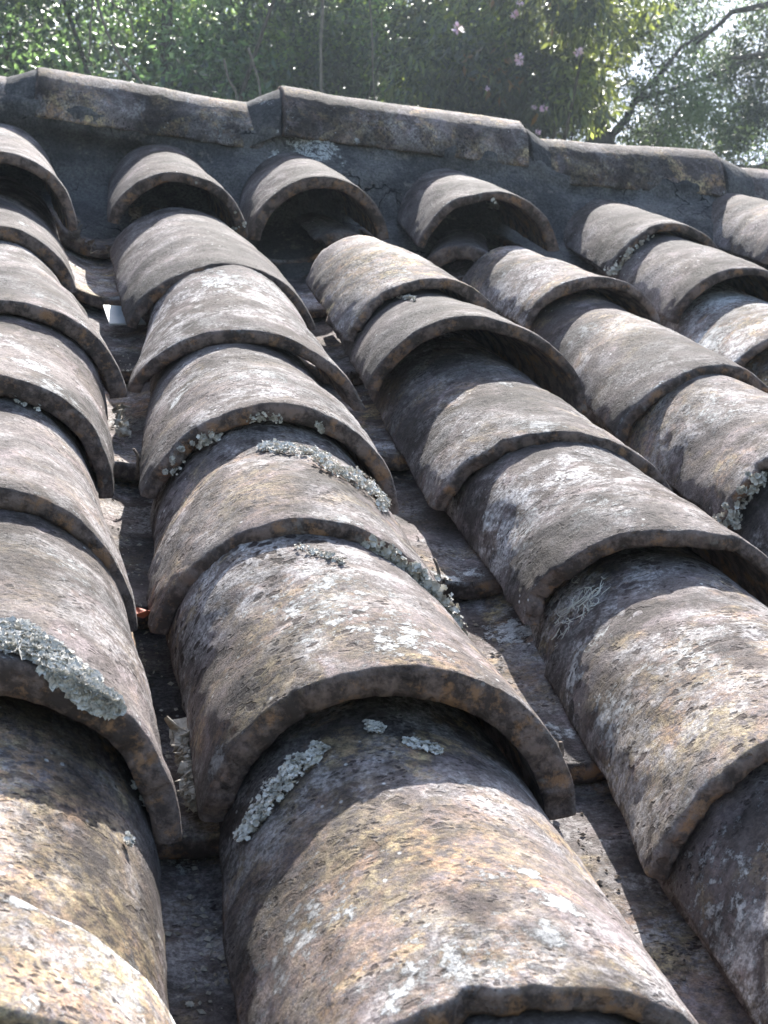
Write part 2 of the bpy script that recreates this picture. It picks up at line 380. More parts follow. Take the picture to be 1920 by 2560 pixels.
# (col,row): u, v, w, halfwidth, height, lip shear, roll, slope, length, (ochre, film, pits, value), label
TT = {
 (0,0): (-.0075,-.200,.004,.100,.079,-.12, .00,-.055,.44,(1.2,.45,.6,1.15),'ochre-stained cover tile with a raised pale band near its lower lip'),
 (0,1): (.012,.005,.008,.098,.088,-.11,-.03,-.035,.44,(.25,.55,.3,1.05),'pinkish cover tile with mint lichen crusting its lip'),
 (0,2): (.0072,.2145,.004,.096,.086,-.03,-.02,-.05,.44,(.2,.5,.2,.95),None),
 (0,3): (.002,.431,.003,.0955,.085,-.02,-.02,-.05,.44,(.1,.75,.1,1.0),'cover tile with a long white streak down its right side'),
 (0,4): (.020,.647,.003,.098,.080,-.01,0,-.05,.44,(.2,.7,.1,1.0),None),
 (0,5): (-.006,.955,.008,.0957,.068,.04,.05,-.05,.42,(.1,.4,.1,.95),None),
 (0,6): (-.004,1.165,.029,.095,.0826,-.01,-.02,-.03,.42,(.1,.5,.1,1.0),None),
 (1,0): (.2118,-.200,-.001,.0964,.076,-.04,-.01,-.050,.45,(1.0,.75,.55,1.1),'broad cover tile mottled yellow and grey with dark pits, nearest the eaves'),
 (1,1): (.2114,.0167,-.001,.0935,.086,-.15,.06,-.062,.44,(.6,.95,1.0,1.0),'pale grey cover tile speckled with dark brown pits'),
 (1,2): (.2030,.2086,.000,.0985,.078,-.15,.05,-.050,.44,(.6,.6,.8,.95),'cover tile with a thick grey lichen mass on its right lip'),
 (1,3): (.2126,.4173,.0015,.099,.077,.01,-.02,-.062,.44,(.3,.85,.6,.98),'cover tile with small lichen tufts hanging from its left lip'),
 (1,4): (.2230,.655,.0035,.1015,.070,-.20,.04,.03,.245,(.05,1.0,.15,1.0),'wide silvery cover tile with a pale worn rim'),
 (1,5): (.2313,.885,.005,.100,.066,.06,.02,-.035,.36,(.1,.4,.0,.80),'cover tile whose upper end stands free under the topmost tile'),
 (1,6): (.2178,1.2606,.020,.088,.072,-.04,-.04,-.025,.42,(.1,.1,.0,.74),None),
 (2,0): (.432,-.235,-.002,.0965,.079,-.02,0,-.05,.44,(.4,.9,.4,.95),None),
 (2,1): (.4303,-.0307,-.003,.0957,.082,.02,.035,-.092,.46,(.7,.75,.9,1.0),'brown and orange pitted cover tile with thread lichen at its head'),
 (2,2): (.4500,.229,.000,.0915,.073,-.28,.10,-.050,.44,(.1,1.0,.7,1.0),'ash grey cover tile with a ragged lip arching over a deep gap'),
 (2,3): (.4405,.4307,-.003,.096,.069,-.20,.08,-.05,.44,(.45,.6,.6,.92),None),
 (2,4): (.4400,.6693,.009,.1015,.079,-.20,-.03,-.10,.36,(.1,.4,.2,.78),'thin-lipped cover tile in plain brown grey'),
 (2,5): (.4396,.868,.014,.0925,.064,.08,.06,-.03,.25,(1.5,.5,.1,1.15),'short honey-coloured cover tile with an exposed upper end'),
 (2,6): (.3985,1.273,.0135,.092,.081,.08,.06,-.02,.40,(.0,.25,.0,.74),None),
 (3,1): (.655,-.03,-.002,.096,.078,0,0,-.05,.44,(.5,.8,.5,1.0),None),
 (3,2): (.661,.205,-.002,.096,.078,0,0,-.05,.44,(.2,.8,.4,.92),None),
 (3,3): (.6617,.404,.001,.095,.079,  .0,.0,-.085,.44,(.6,.6,.3,.95),'cover tile stained ochre with a crumbled, lichen-fringed corner'),
 (3,4): (.6564,.634,.000,.091,.065,.12,.07,-.05,.44,(.35,.7,.2,.97),None),
 (3,5): (.6620,.965,.000,.087,.064,-.12,0,-.05,.26,(.5,.8,.1,1.08),None),
 (3,6): (.6307,1.294,.018,.1005,.075,.0,.03,-.02,.40,(.0,.3,.0,.85),None),
 (4,2): (.874,.21,-.004,.096,.075,0,0,-.05,.44,(.3,.7,.3,1.0),None),
 (4,3): (.872,.55,-.012,.096,.068,0,0,-.05,.44,(1.0,.9,.1,1.25),'orange cover tile netted with white crust, at the right edge'),
 (4,4): (.8652,.824,-.008,.0985,.065,-.05,-.03,-.05,.42,(.9,1.0,.0,1.2),'cover tile bleached whitish along its crown'),
 (4,5): (.8760,1.0298,.007,.093,.072,.02,.01,-.04,.40,(.1,.35,.1,.9),None),
 (4,6): (.8731,1.258,.0186,.094,.060,.15,.12,-.07,.42,(.0,.35,.0,.9),'topmost cover tile with grey lichen on its left lip'),
 (5,6): (1.1022,1.2526,.030,.0953,.077,0,-.01,-.07,.42,(.4,.4,.0,.95),None),
 (5,5): (1.098,1.03,.0,.095,.074,0,0,-.05,.42,(.2,.5,.1,.95),None),
 (5,4): (1.094,.82,.0,.095,.074,0,0,-.05,.42,(.2,.5,.1,.95),None),
}
ROWV = {-2: -.64, -1: -.42, 0: -.2, 1: .0, 2: .21, 3: .42, 4: .655, 5: .95, 6: 1.26}
rr = random.Random(5)
for c in range(-3, 9):                           # the roof goes on outside the picture
    for r in range(-2, 7):
        if (c, r) not in TT:
            TT[(c, r)] = (c * .2195 + rr.uniform(-.006, .006), ROWV[r] + rr.uniform(-.015, .015), (.02 if r == 6 else .0) - (.012 if c > 4 else 0), .096, .077, rr.uniform(-.08, .08), rr.uniform(-.03, .03),
                          -.05, .44, (rr.uniform(.1, .7), rr.uniform(.3, .9), rr.uniform(0, .6), rr.uniform(.85, 1.05)), None)
for key in sorted(TT, key=lambda k: (-k[1], k[0])):
    c, r = key
    u, v, w, a, h, sh, roll, slope, L, col, lab = TT[key]
    nxt = TT.get((c, r + 1))
    yaw = 0.0
    if nxt: yaw = -math.atan2(nxt[0] - u, nxt[1] - v) * .85
    yaw = max(-.09, min(.09, yaw))
    inview = -1 < c < 6 and r >= 0
    near = inview and r <= 3
    na, ns = (120, 110) if near else (72, 64) if inview else (28, 16)
    seed = (c + 20) * 31 + (r + 9) * 7
    tk = (.0112 if r > 3 else .0125) + .0018 * math.sin(seed)
    if key in ((1, 1), (0, 1)): tk = .015
    me, O = tile_mesh('cover_tile', a, h, L, na, ns, tk, (.86, .86) if key == (1, 5) else (.72, .80), shear=sh, warp=1.0 if inview else .5, seed=seed, jag=.0055 if key in ((2, 2), (3, 3), (1, 1), (2, 5)) else .0038, bulge=.0022 if near else .0016)
    m4, ml = frame(u, v, w, yaw, slope, roll)
    o = link('cover_tile', me, M_COVER, roof, mat4=m4)
    o.color = col
    if lab: o['label'] = lab
    n = len(me.vertices); co = np.empty(n * 3); me.vertices.foreach_get('co', co); co = co.reshape(-1, 3)
    mm = np.array(ml); P = co @ mm[:3, :3].T + mm[:3, 3]
    TL[key] = dict(o=o, me=me, P=P, nO=na * ns, seed=seed)
def bvh_of(rec):
    if 'bvh' not in rec:
        rec['bvh'] = BVHTree.FromPolygons([tuple(p) for p in rec['P'].tolist()], [tuple(f.vertices) for f in rec['me'].polygons])
    return rec['bvh']
def hit(rec, px):
    """where the sight line through a point of the photograph meets this tile (roof frame)"""
    d = Vector((M0.T @ np.array([(px[0] - 960) / FPX, (1280 - px[1]) / FPX, -1.0])).tolist()).normalized()
    loc, nor, i, dist = bvh_of(rec).ray_cast(Vector(CAM.tolist()), d)
    if loc is None:
        q = unp(px, w=.05); loc, nor, i, dist = bvh_of(rec).find_nearest(Vector(q.tolist()))
    if nor.dot(d) > 0: nor = -nor
    return loc, nor
def paint(rec, px, ch, rad, s, stretch=1.0):
    loc, _ = hit(rec, px)
    P = rec['P']; k = 'wyd'.index(ch)
    dv = (P - np.array(loc)) * np.array([1, 1 / stretch, 1])
    dd = np.linalg.norm(dv, axis=1) * (1 + .4 * fbm(P * 45 + rec['seed'], 3))
    ca = rec['me'].color_attributes['stain_highlight']; n = len(P)
    buf = np.empty(n * 4, np.float32); ca.data.foreach_get('color', buf); buf = buf.reshape(-1, 4)
    buf[:, k] = np.maximum(buf[:, k], np.clip(1.1 - dd / (rad * 1.5), 0, 1) * s * (.85 if ch == 'y' else 1))
    ca.data.foreach_set('color', buf.reshape(-1))

# pans: the concave tiles of the channels
def pan(u, v, w, L, col, yaw=0, seed=0, dense=True, label=None, roll=0.):
    na, ns = (40, 70) if dense else (18, 12)
    me, O = tile_mesh('pan_tile', .078, .047, L, na, ns, .013, (1.16, 1.1), seed=seed, jag=.003, bulge=.002)
    n = len(me.vertices); buf = np.empty(n * 4, np.float32); ca = me.color_attributes['stain_highlight']; ca.data.foreach_get('color', buf); buf = buf.reshape(-1, 4)
    nO = na * ns; buf[:nO, 3] = 1; buf[nO:2 * nO, 3] = .0; buf[:, 0] = 0; ca.data.foreach_set('color', buf.reshape(-1))
    # flip: the concave side faces up; its bottom (inner crown) at height w
    m4, ml = frame(u, v, w + .047 - .013, yaw, -.055, math.pi + roll)
    o = link('pan_tile', me, M_PAN, roof, mat4=m4); o.color = col
    if label: o['label'] = label
    co = np.empty(n * 3); me.vertices.foreach_get('co', co); co = co.reshape(-1, 3); mm = np.array(ml)
    rec = dict(o=o, me=me, P=co @ mm[:3, :3].T + mm[:3, 3], nO=nO, seed=seed)
    return rec
PANV = {0: [-.46, -.21, .04, .30, .555, .81, 1.074, 1.31], 1: [-.38, -.14, .104, .346, .60, .84, 1.08, 1.31]}
PN = {}
for c in range(-3, 8):
    vv = PANV.get(c) or [-.44 + .247 * k + rr.uniform(-.02, .02) for k in range(8)]
    for k, v in enumerate(vv):
        uc = .111 + .2195 * c + {0: .003, 1: .008}.get(c, 0) + (v * .012 if c < 3 else 0)
        PN[(c, k)] = pan(uc, v, -.024 - (.008 if c > 3 else 0), .40, (rr.uniform(.4, 1.0), rr.uniform(.4, .9), .3, rr.uniform(.85, 1.2)), seed=900 + c * 17 + k * 5, dense=0 <= c < 4 and v > -.3)

# ---- stains and marks that have a shape of their own
PNT = [((1,4),(600,640),'w',.022,.8,1.5),((1,4),(560,700),'w',.03,.75,1.6),((1,4),(690,720),'w',.02,.6,2),((1,4),(640,760),'d',.016,.8,1.5),((1,4),(600,830),'w',.012,.8,1),((1,4),(720,870),'w',.012,.8,1),
 ((0,3),(90,920),'w',.013,.9,1.6),((0,3),(130,970),'w',.013,.9,2),((0,3),(185,1030),'w',.010,.9,2.5),((0,3),(60,905),'w',.010,.9,1),
 ((0,4),(100,740),'w',.014,.7,1.5),((0,4),(200,800),'w',.010,.6,3),((0,4),(40,720),'w',.012,.6,1),((0,5),(60,560),'w',.010,.6,2),((0,6),(30,340),'w',.010,.7,2),
 ((1,3),(470,960),'w',.014,.6,1),((1,3),(650,930),'w',.028,.65,1.4),((1,3),(440,1000),'w',.012,.9,2),
 ((1,2),(600,1240),'y',.03,.6,1.6),((1,2),(860,1300),'w',.012,.7,1),((1,2),(830,1180),'y',.014,.7,1.6),
 ((1,1),(800,1500),'w',.045,.62,1.3),((1,1),(900,1560),'w',.03,.5,1.3),((1,1),(1010,1600),'w',.025,.7,1.5),((1,1),(720,1560),'y',.045,.5,1.5),((1,1),(560,1930),'w',.011,1.0,1.5),((1,1),(700,1450),'d',.014,.7,1.3),((1,1),(1090,1690),'y',.02,.5,2),
 ((1,0),(750,2330),'w',.035,.6,1.1),((1,0),(1100,2420),'w',.04,.62,1),((1,0),(1300,2180),'w',.013,.8,.7),((1,0),(1370,2330),'w',.010,1.0,1),((1,0),(1390,2250),'w',.009,.9,1),((1,0),(900,2200),'y',.05,.8,1.3),((1,0),(1250,2380),'y',.035,.85,1),((1,0),(1200,2080),'y',.03,.7,1.4),((1,0),(700,2100),'y',.03,.6,1.3),
 ((1,0),(1180,2260),'d',.018,.75,1.1),((1,0),(1110,2230),'d',.013,.7,1),((1,0),(700,2420),'d',.022,.6,1),((1,0),(820,2380),'d',.012,.6,1),
 ((0,0),(60,1960),'y',.05,.9,1.4),((0,0),(90,2150),'y',.055,.8,1.2),((0,0),(200,1950),'d',.03,.5,2),((0,0),(250,2150),'d',.03,.6,1.6),((0,0),(430,2350),'y',.016,1.0,2.2),((0,0),(450,2430),'w',.016,.9,1.5),((0,0),(330,2300),'d',.026,.5,1.3),  # ochre and white patches, and darker marks along a diagonal band
 *[((0,0),(196+8*i_,2106+6*i_+ (i_>4)*i_),'d',.0022+.0003*i_,1.6,1) for i_ in range(8)],((0,1),(80,1480),'y',.02,.35,1.4),((0,1),(180,1420),'w',.022,.5,1.6),
 ((2,1),(1470,1590),'w',.02,.9,1),((2,1),(1430,1690),'w',.012,1.0,1),((2,1),(1530,1800),'w',.02,.8,1.2),((2,1),(1700,1820),'y',.05,.9,1.2),((2,1),(1740,1640),'w',.03,.6,1.3),((2,1),(1850,1860),'y',.03,.8,1.2),((2,1),(1490,1850),'d',.018,.6,1),((2,1),(1830,1620),'d',.014,.95,1.6),((2,1),(1880,1650),'d',.012,.95,1.5),
 ((2,2),(1300,1330),'w',.03,.5,1.2),((2,2),(1215,1300),'w',.006,1.0,1.5),((2,2),(1500,1270),'w',.03,.5,1.3),((2,2),(1550,1350),'d',.014,.6,1),
 ((2,3),(1280,930),'w',.012,.7,1.3),((2,3),(1350,1060),'w',.022,.8,1.2),((2,3),(1270,960),'w',.010,.7,1.2),((2,3),(1120,1010),'y',.012,.6,1.5),((2,3),(1120,900),'d',.02,.9,1.4),
 ((2,5),(900,650),'y',.045,.9,1.6),((2,5),(1000,680),'w',.02,.6,1.5),((3,4),(1460,830),'w',.022,.7,1.5),((3,4),(1560,820),'y',.022,.7,1.8),((3,5),(1240,630),'y',.012,.8,1.5),((3,5),(1260,680),'w',.02,.6,1.5),
 ((4,4),(1800,740),'w',.05,.95,1.5),((4,4),(1760,860),'w',.035,.8,1.4),((4,4),(1880,790),'y',.03,.9,1.4),((4,3),(1860,930),'w',.02,.8,1.2),((4,3),(1880,960),'y',.06,1.0,1.2),
 ((3,3),(1600,1070),'y',.05,.8,1.2),((3,3),(1780,1020),'w',.035,.5,1.2),((3,6),(1180,500),'w',.010,.6,1.5),((4,6),(1660,540),'w',.012,.6,1.6),((2,0),(1800,2250),'w',.05,.5,1.1)]
for k, px, ch, rad, s, stc in PNT: paint(TL[k], px, ch, rad, s, stc)
for k, px, ch, rad, s in [((1,3),(1130,1450),'w',.016,.9),((1,3),(1180,1430),'w',.012,.9),((1,2),(1270,1580),'w',.022,.95),((1,2),(1330,1570),'w',.014,.9),((1,2),(1280,1700),'y',.03,.8),((1,2),(1380,1830),'w',.018,.8),
                          ((0,6),(255,700),'w',.010,.8),((0,6),(215,680),'y',.02,.9),((0,5),(330,870),'y',.012,1.0),((0,6),(290,745),'w',.014,.9),((0,4),(290,1060),'w',.014,.6),((1,1),(1650,2380),'y',.04,.9),((0,1),(430,2150),'w',.02,.7)]:
    paint(PN[k], px, ch, rad, s)

# pale raised band across the lowest left tile
me, O = tile_mesh('clay_band', .1035, .0825, .058, 70, 24, .007, (.985, .985), seed=77, jag=.004, bulge=.0018, lipface=.6)
m4, ml = frame(-.0075, -.203, .0045, TL and 0.0, -.055, 0)
bw = link('clay_band', me, M_COVER, TL[(0, 0)]['o'], mat4=m4); bw.color = (.5, .7, .0, 1.38); bw['label'] = 'pale chipped clay band'
P_ = np.array([v.co[:] for v in me.vertices]); buf = np.zeros((len(P_), 4), np.float32); buf[:, 0] = .30; buf[:, 1] = .75
buf[:70 * 24, 0] = np.where(P_[:70 * 24, 1] > .0555, .8, .30); me.color_attributes['stain_highlight'].data.foreach_set('color', buf.reshape(-1))  # upper edge painted whiter, as a sunlit rim

# ------------------------------------------------------------------ ridge: caps, collars and bedding mortar
def vec_frame(y_dir, z_dir, origin):
    y = Vector(y_dir).normalized(); z = Vector(z_dir); z = (z - y * z.dot(y)).normalized(); x = y.cross(z)
    m = Matrix((x, y, z)).transposed().to_4x4(); m.translation = origin
    return m
VR = 1.655
def crown(px): return unp(px, v=VR)
def cap(p0, p1, a, h, taper, flip=False, extend=.0, seed=1, thick=.014, name='ridge_tile', mat=None, col=(.5, .35, .2, .8), label=None, drop0=0., drop1=0., lipface=1.0, bulge=.0011, jag=.002):
    """half-round piece whose crown runs from p0 (its lip) to p1 (roof frame)"""
    A = RT @ Vector(p0); B = RT @ Vector(p1)
    A.z -= drop0; B.z -= drop1
    d = B - A; L = d.length; B2 = B + d.normalized() * extend; L += extend
    up = Vector((0, 0, 1))
    h1 = h * taper
    zs = 0.0
    # crown line -> base line (taper lowers the crown)
    a0 = A - up * h; b0 = B2 - up * h1
    y = (b0 - a0)
    if mat is not None: zs = y.z / max(1e-6, math.hypot(y.x, y.y)); y = Vector((y.x, y.y, 0))
    m = vec_frame(y, up, a0)
    me, O = tile_mesh(name, a, h, y.length, 72, 80, thick, (taper, taper), seed=seed, jag=jag, bulge=bulge, lipface=lipface)
    if zs:
        for v_ in me.vertices: v_.co.z += zs * v_.co.y
    o = link(name, me, mat or M_COVER, roof, mat4=m); o.color = col
    if label: o['label'] = label
    ml = RTI @ m; mm = np.array(ml); co = np.array([v.co[:] for v in me.vertices])
    return dict(o=o, me=me, P=co @ mm[:3, :3].T + mm[:3, 3], nO=72 * 80, seed=seed)
c0l = crown((84, 174)); c1r = crown((640, 268)); c2l = crown((686, 223)); c2r = crown((1275, 307)); c3l = crown((1330, 354)); c3r = crown((1756, 382)); c4l = crown((1800, 419)); c4r = crown((2300, 465))
step = c0l - c1r
RC = []
RC.append(cap(c0l, c1r, .080, .094, .93, extend=.05, seed=41, col=(1.1, .45, .2, .92), label='stained ridge tile half covered with mortar, at the left'))
RC.append(cap(c2l, c2r, .080, .095, .97, seed=42, col=(1.3, .35, .6, .95), label='reddish brown ridge tile with a crisp square left end'))
RC.append(cap(c3r, c3l, .080, .092, .95, extend=.05, seed=43, col=(1.2, .35, .5, .92), label='ridge tile with a broken dark patch and orange scuffs'))
RC.append(cap(c4l, c4r, .078, .088, .97, extend=.0, seed=44, col=(.2, .5, .2, .85)))
cml = c0l + np.array([-.42, 0, .0]); cmr = c0l + np.array([-.02, 0, -.018])
RC.append(cap(cml, cmr, .078, .088, .97, extend=.0, seed=45, col=(.2, .4, .2, .85)))
RC.append(cap(cml + np.array([-.42, 0, 0]), cml + np.array([-.0, 0, -.01]), .078, .088, .95, seed=46, col=(.2, .4, .2, .85)))
for k in range(2):
    p = c4r + np.array([.0 + .42 * k, 0, -.02 * k - .005]); RC.append(cap(p, p + np.array([.42, 0, -.02]), .078, .088, .97, seed=47 + k, col=(.2, .4, .2, .85)))
for k, px, ch, rad, s in [(0,(180,230),'y',.03,.6),(0,(330,200),'w',.02,.5),(0,(470,250),'w',.014,.6),(0,(560,320),'w',.03,.45),(1,(890,352),'w',.007,1.0),(1,(900,310),'y',.05,.5),(1,(1180,370),'y',.04,.6),(2,(1480,440),'y',.03,.8),(2,(1560,420),'d',.04,.7),(2,(1600,400),'y',.03,.6)]:
    paint(RC[k], px, ch, rad, s)
# mortar collars closing the joints
for i, (p0, p1, a0, h0, tp, s) in enumerate([
    (crown((108, 178)), crown((-4, 208)), .0793, .0932, .93, 61),
    (crown((712, 226)), crown((616, 268)), .0793, .0942, .93, 62),
    (crown((1268, 312)), crown((1338, 360)), .0765, .092, .96, 63),
    (crown((1750, 388)), crown((1822, 423)), .0765, .090, 1.02, 64)]):
    rec = cap(p0, p1, a0, h0, tp, seed=s, thick=.03, name='mortar_collar', mat=M_MORTAR, lipface=0, bulge=.0016, jag=.002)
    if i == 1: paint(rec, (672, 250), 'w', .02, .6)
# bedding: profile swept along the ridge
US = np.arange(-1.15, 2.3, .006)
vc = np.interp(US, [-.3, .18, .39, .64, .86, 1.05, 1.3], [1.57, 1.575, 1.47, 1.535, 1.50, 1.47, 1.46])
rid = np.interp(US, [p[0] for p in (c0l, c1r, c2l, c2r, c3l, c3r, c4l, c4r)], [p[2] for p in (c0l, c1r, c2l, c2r, c3l, c3r, c4l, c4r)])
rid = np.convolve(np.pad(rid, 12, 'edge'), np.ones(25) / 25, 'valid')
prof = []
K = 30
for i, u in enumerate(US):
    zc = rid[i] - .045
    pts = [(vc[i] - .26, -.075), (vc[i] - .17, -.020), (vc[i] - .09, -.006), (vc[i] - .04, .012), (vc[i] - .005, .5 * zc + .012), (1.542, zc - .012), (1.552, zc + .016), (1.60, zc + .02)]
    pts = np.array(pts); t = np.linspace(0, len(pts) - 1, K)
    prof.append(np.stack([np.full(K, u), np.interp(t, range(len(pts)), pts[:, 0]), np.interp(t, range(len(pts)), pts[:, 1])], -1))
G = np.array(prof)
for _ in range(2): G[:, 1:-1] = (G[:, :-2] + G[:, 1:-1] * 2 + G[:, 2:]) / 4
nn = fbm(G * 9, 3) * .012 + fbm(G * 30 + 5, 3) * .009 + fbm(G * 90, 3) * .0036
G[..., 1] -= nn * .8; G[..., 2] += nn * .6
nu = len(US); idx = np.arange(nu * K).reshape(nu, K)
me = mesh('bedding_mortar', G.reshape(-1, 3) @ np.eye(3), np.stack([idx[:-1, :-1], idx[1:, :-1], idx[1:, 1:], idx[:-1, 1:]], -1).reshape(-1, 4).tolist())
st = np.zeros((nu * K, 4), np.float32)
for px, rad, s in [((790, 360), .05, .8), ((600, 340), .02, .9), ((330, 275), .02, .8), ((460, 300), .02, .9), ((850, 405), .015, 1.0), ((700, 400), .02, .7)]:
    q = unp(px, v=1.53); dd = np.linalg.norm(G.reshape(-1, 3) - q, axis=1) * (1 + .4 * fbm(G.reshape(-1, 3) * 40, 3)); st[:, 0] = np.maximum(st[:, 0], np.clip(1.3 - dd / rad, 0, 1) * s)
ca = me.color_attributes.new('stain_highlight', 'FLOAT_COLOR', 'POINT'); ca.data.foreach_set('color', st.reshape(-1))
bed = link('bedding_mortar', me, M_MORTAR, roof, mat4=RT); bed['label'] = 'dark cracked cement mortar under the ridge tiles'
MB = dict(o=bed, me=me, P=G.reshape(-1, 3), nO=nu * K, seed=9)

# unseen boards, both slopes; those below the tiles added to stop light leaks
def box_mesh(name, lo, hi, tr=None):
    x0, y0, z0 = lo; x1, y1, z1 = hi
    v = np.array([(x0,y0,z0),(x1,y0,z0),(x1,y1,z0),(x0,y1,z0),(x0,y0,z1),(x1,y0,z1),(x1,y1,z1),(x0,y1,z1)], float)
    return mesh(name, v, [(0,3,2,1),(4,5,6,7),(0,1,5,4),(1,2,6,5),(2,3,7,6),(3,0,4,7)])
link('unseen_roof_boards', box_mesh('unseen_roof_boards', (-.8, -.9, -.125), (1.85, 1.66, -.105)), M_WOOD, roof, mat4=RT, smooth=False)
ridge_w = W(0, 1.66, -.105)
BT = Matrix.Translation(Vector((0, ridge_w.y + .002, ridge_w.z))) @ Matrix.Rotation(-PITCH, 4, 'X')
link('unseen_roof_boards', box_mesh('unseen_roof_boards', (-.8, .0, -.02), (1.85, 2.4, .0)), M_WOOD, roof, mat4=BT, smooth=False)
# the white sheet seen through a gap between two pans
me = mesh('underlay_sheet', [(-.018, 0, 0), (.022, 0, 0), (.022, .05, .004), (-.010, .05, .006), (-.018, 0, -.002), (.022, 0, -.002), (.022, .05, .002), (-.010, .05, .004)],
          [(0,1,2,3),(7,6,5,4),(0,4,5,1),(1,5,6,2),(2,6,7,3),(3,7,4,0)])
q = unp((285, 800), w=-.018)
s_ = link('underlay_sheet', me, M_WHITE, roof, mat4=RT @ Matrix.Translation(Vector((q[0] + .012, q[1] - .01, -.018))) @ Matrix.Rotation(.25, 4, 'Z'), smooth=False); s_['label'] = 'scrap of white sheet showing in the gap between pan tiles'

# ------------------------------------------------------------------ lichens on the tiles
def lobes(name, rec, pts, n, size, mat, seed, tilt=.6, lift=.0012, label=None, wide=1.0, relax=1.0):
    """ruffled lobed scales scattered where sight lines round a polyline of picture points meet the tile"""
    rs = random.Random(seed); V = []; F = []
    pts = [p if len(p) == 3 else (*p, 20) for p in pts]
    n = int(n * 2.1); size = size * .62
    for _ in range(n):
        if len(pts) > 1:
            i = rs.randrange(len(pts) - 1); t = rs.random(); a_, b_ = pts[i], pts[i + 1]
        else: a_ = b_ = pts[0]; t = 0
        x = a_[0] + (b_[0] - a_[0]) * t; y = a_[1] + (b_[1] - a_[1]) * t; r = a_[2] + (b_[2] - a_[2]) * t
        ang = rs.uniform(0, 6.283); rad = r * rs.random() ** .6
        loc, nor = hit(rec, (x + math.cos(ang) * rad, y + math.sin(ang) * rad * wide))
        d = nor + Vector((rs.gauss(0, 1), rs.gauss(0, 1), rs.gauss(0, 1))) * tilt * .5; d.normalize()
        e1 = d.orthogonal().normalized(); e2 = d.cross(e1)
        s = size * rs.uniform(.5, 1.4); k = rs.choice((5, 6, 7)); b0 = len(V); ph = rs.uniform(0, 6.28)
        ctr = loc + nor * (lift * rs.uniform(.2, 1.6)); V.append(ctr)
        for ring, rr_ in ((0, .55), (1, 1.0)):
            for j in range(k * 2):
                an = ph + math.pi * j / k; ra = s * rr_ * (1.0 if j % 2 == 0 else (.82 if ring else .9)) * rs.uniform(.72, 1.2)
                V.append(ctr + e1 * math.cos(an) * ra + e2 * math.sin(an) * ra + d * (s * (.12 if ring == 0 else rs.uniform(.05, .6))))
        m = k * 2
        for j in range(m):
            F.append((b0, b0 + 1 + j, b0 + 1 + (j + 1) % m))
            F.append((b0 + 1 + j, b0 + 1 + m + j, b0 + 1 + m + (j + 1) % m, b0 + 1 + (j + 1) % m))
    me = mesh(name, [v[:] for v in V], F)
    o = link(name, me, mat, rec['o'], mat4=RT); o['kind'] = 'stuff'
    if label: o['label'] = label
    return o
T = TL
lobes('lichen', T[(0,1)], [(-10,1590,36),(60,1600,38),(130,1650,36),(190,1700,34),(240,1745,26),(285,1765,14)], 760, .0050, M_LICHEN, 1, tilt=.30, lift=.0007, label='mint green lichen crust spread along the lip')
lobes('lichen', T[(1,2)], [(885,1378,26),(930,1398,46),(1000,1445,54),(1060,1498,54),(1110,1550,50),(1160,1592,30)], 800, .0040, M_LICHEN_DARK, 2, tilt=.9, lift=.0035, label='thick grey-green ruffled lichen mass')
lobes('lichen', T[(1,2)], [(880,1375,8),(960,1450,12),(1050,1560,12),(1100,1600,14),(1150,1610,10)], 260, .0036, M_LICHEN, 3, tilt=.8, lift=.004)
lobes('lichen', T[(1,1)], [(740,1370,8),(800,1385,9),(860,1410,8)], 40, .0020, M_LICHEN_DARK, 4, tilt=.8)
lobes('lichen', T[(1,0)], [(610,2100,12),(650,2040,22),(700,1970,28),(750,1920,26),(810,1880,18)], 300, .0026, M_LICHEN_DARK, 5, tilt=.7, lift=.002, label='grey-green lichen creeping below the tile above')
lobes('lichen', T[(1,0)], [(920,1818,16),(950,1828,12)], 40, .0028, M_LICHEN, 6, tilt=.3)
lobes('lichen', T[(1,0)], [(1010,1855,10),(1060,1868,14),(1100,1885,9)], 70, .0024, M_LICHEN, 7, tilt=.5)
lobes('lichen', T[(1,3)], [(500,1110,14),(530,1120,18),(555,1105,10)], 90, .0026, M_LICHEN, 8, tilt=1.0, lift=.003)
lobes('lichen', T[(1,3)], [(440,1185,18),(470,1170,22),(490,1160,12)], 110, .0026, M_LICHEN, 9, tilt=1.0, lift=.003)
lobes('lichen', T[(1,3)], [(400,1270,12),(425,1240,16)], 60, .0026, M_LICHEN, 10, tilt=1.0, lift=.003)
lobes('lichen', T[(1,3)], [(620,1045,10),(680,1040,12),(700,1050,8)], 50, .0018, M_LICHEN_DARK, 11, tilt=.7)
lobes('lichen', T[(1,3)], [(800,1060,10),(805,1075,8)], 24, .0018, M_LICHEN_DARK, 12, tilt=.7)
lobes('lichen', T[(1,2)], [(650,1120,10),(700,1125,14),(770,1135,13),(820,1150,10)], 150, .0026, M_LICHEN, 13, tilt=.7, lift=.002, label='pale lichen frill under the lip of the tile above')
lobes('lichen', T[(1,2)], [(790,1160,9),(860,1190,14),(910,1215,22),(950,1240,24),(955,1275,12)], 240, .0028, M_LICHEN, 14, tilt=.8, lift=.003)
lobes('lichen', T[(2,4)], [(870,795,9),(900,770,14),(940,752,12),(970,745,7)], 90, .0032, M_LICHEN_DARK, 15, tilt=.8, lift=.002)
lobes('lichen', T[(2,4)], [(960,742,6),(1010,745,7),(1040,750,5)], 50, .0026, M_LICHEN_DARK, 16, tilt=.8, lift=.002)
lobes('lichen', T[(4,6)], [(1525,685,14),(1550,665,18),(1580,645,16),(1635,600,14)], 130, .0036, M_LICHEN_DARK, 17, tilt=1, lift=.003, label='grey lichen tufts on the lip')
lobes('lichen', T[(3,6)], [(1230,500,8),(1245,512,7)], 30, .0034, M_LICHEN_DARK, 18, tilt=1, lift=.004)
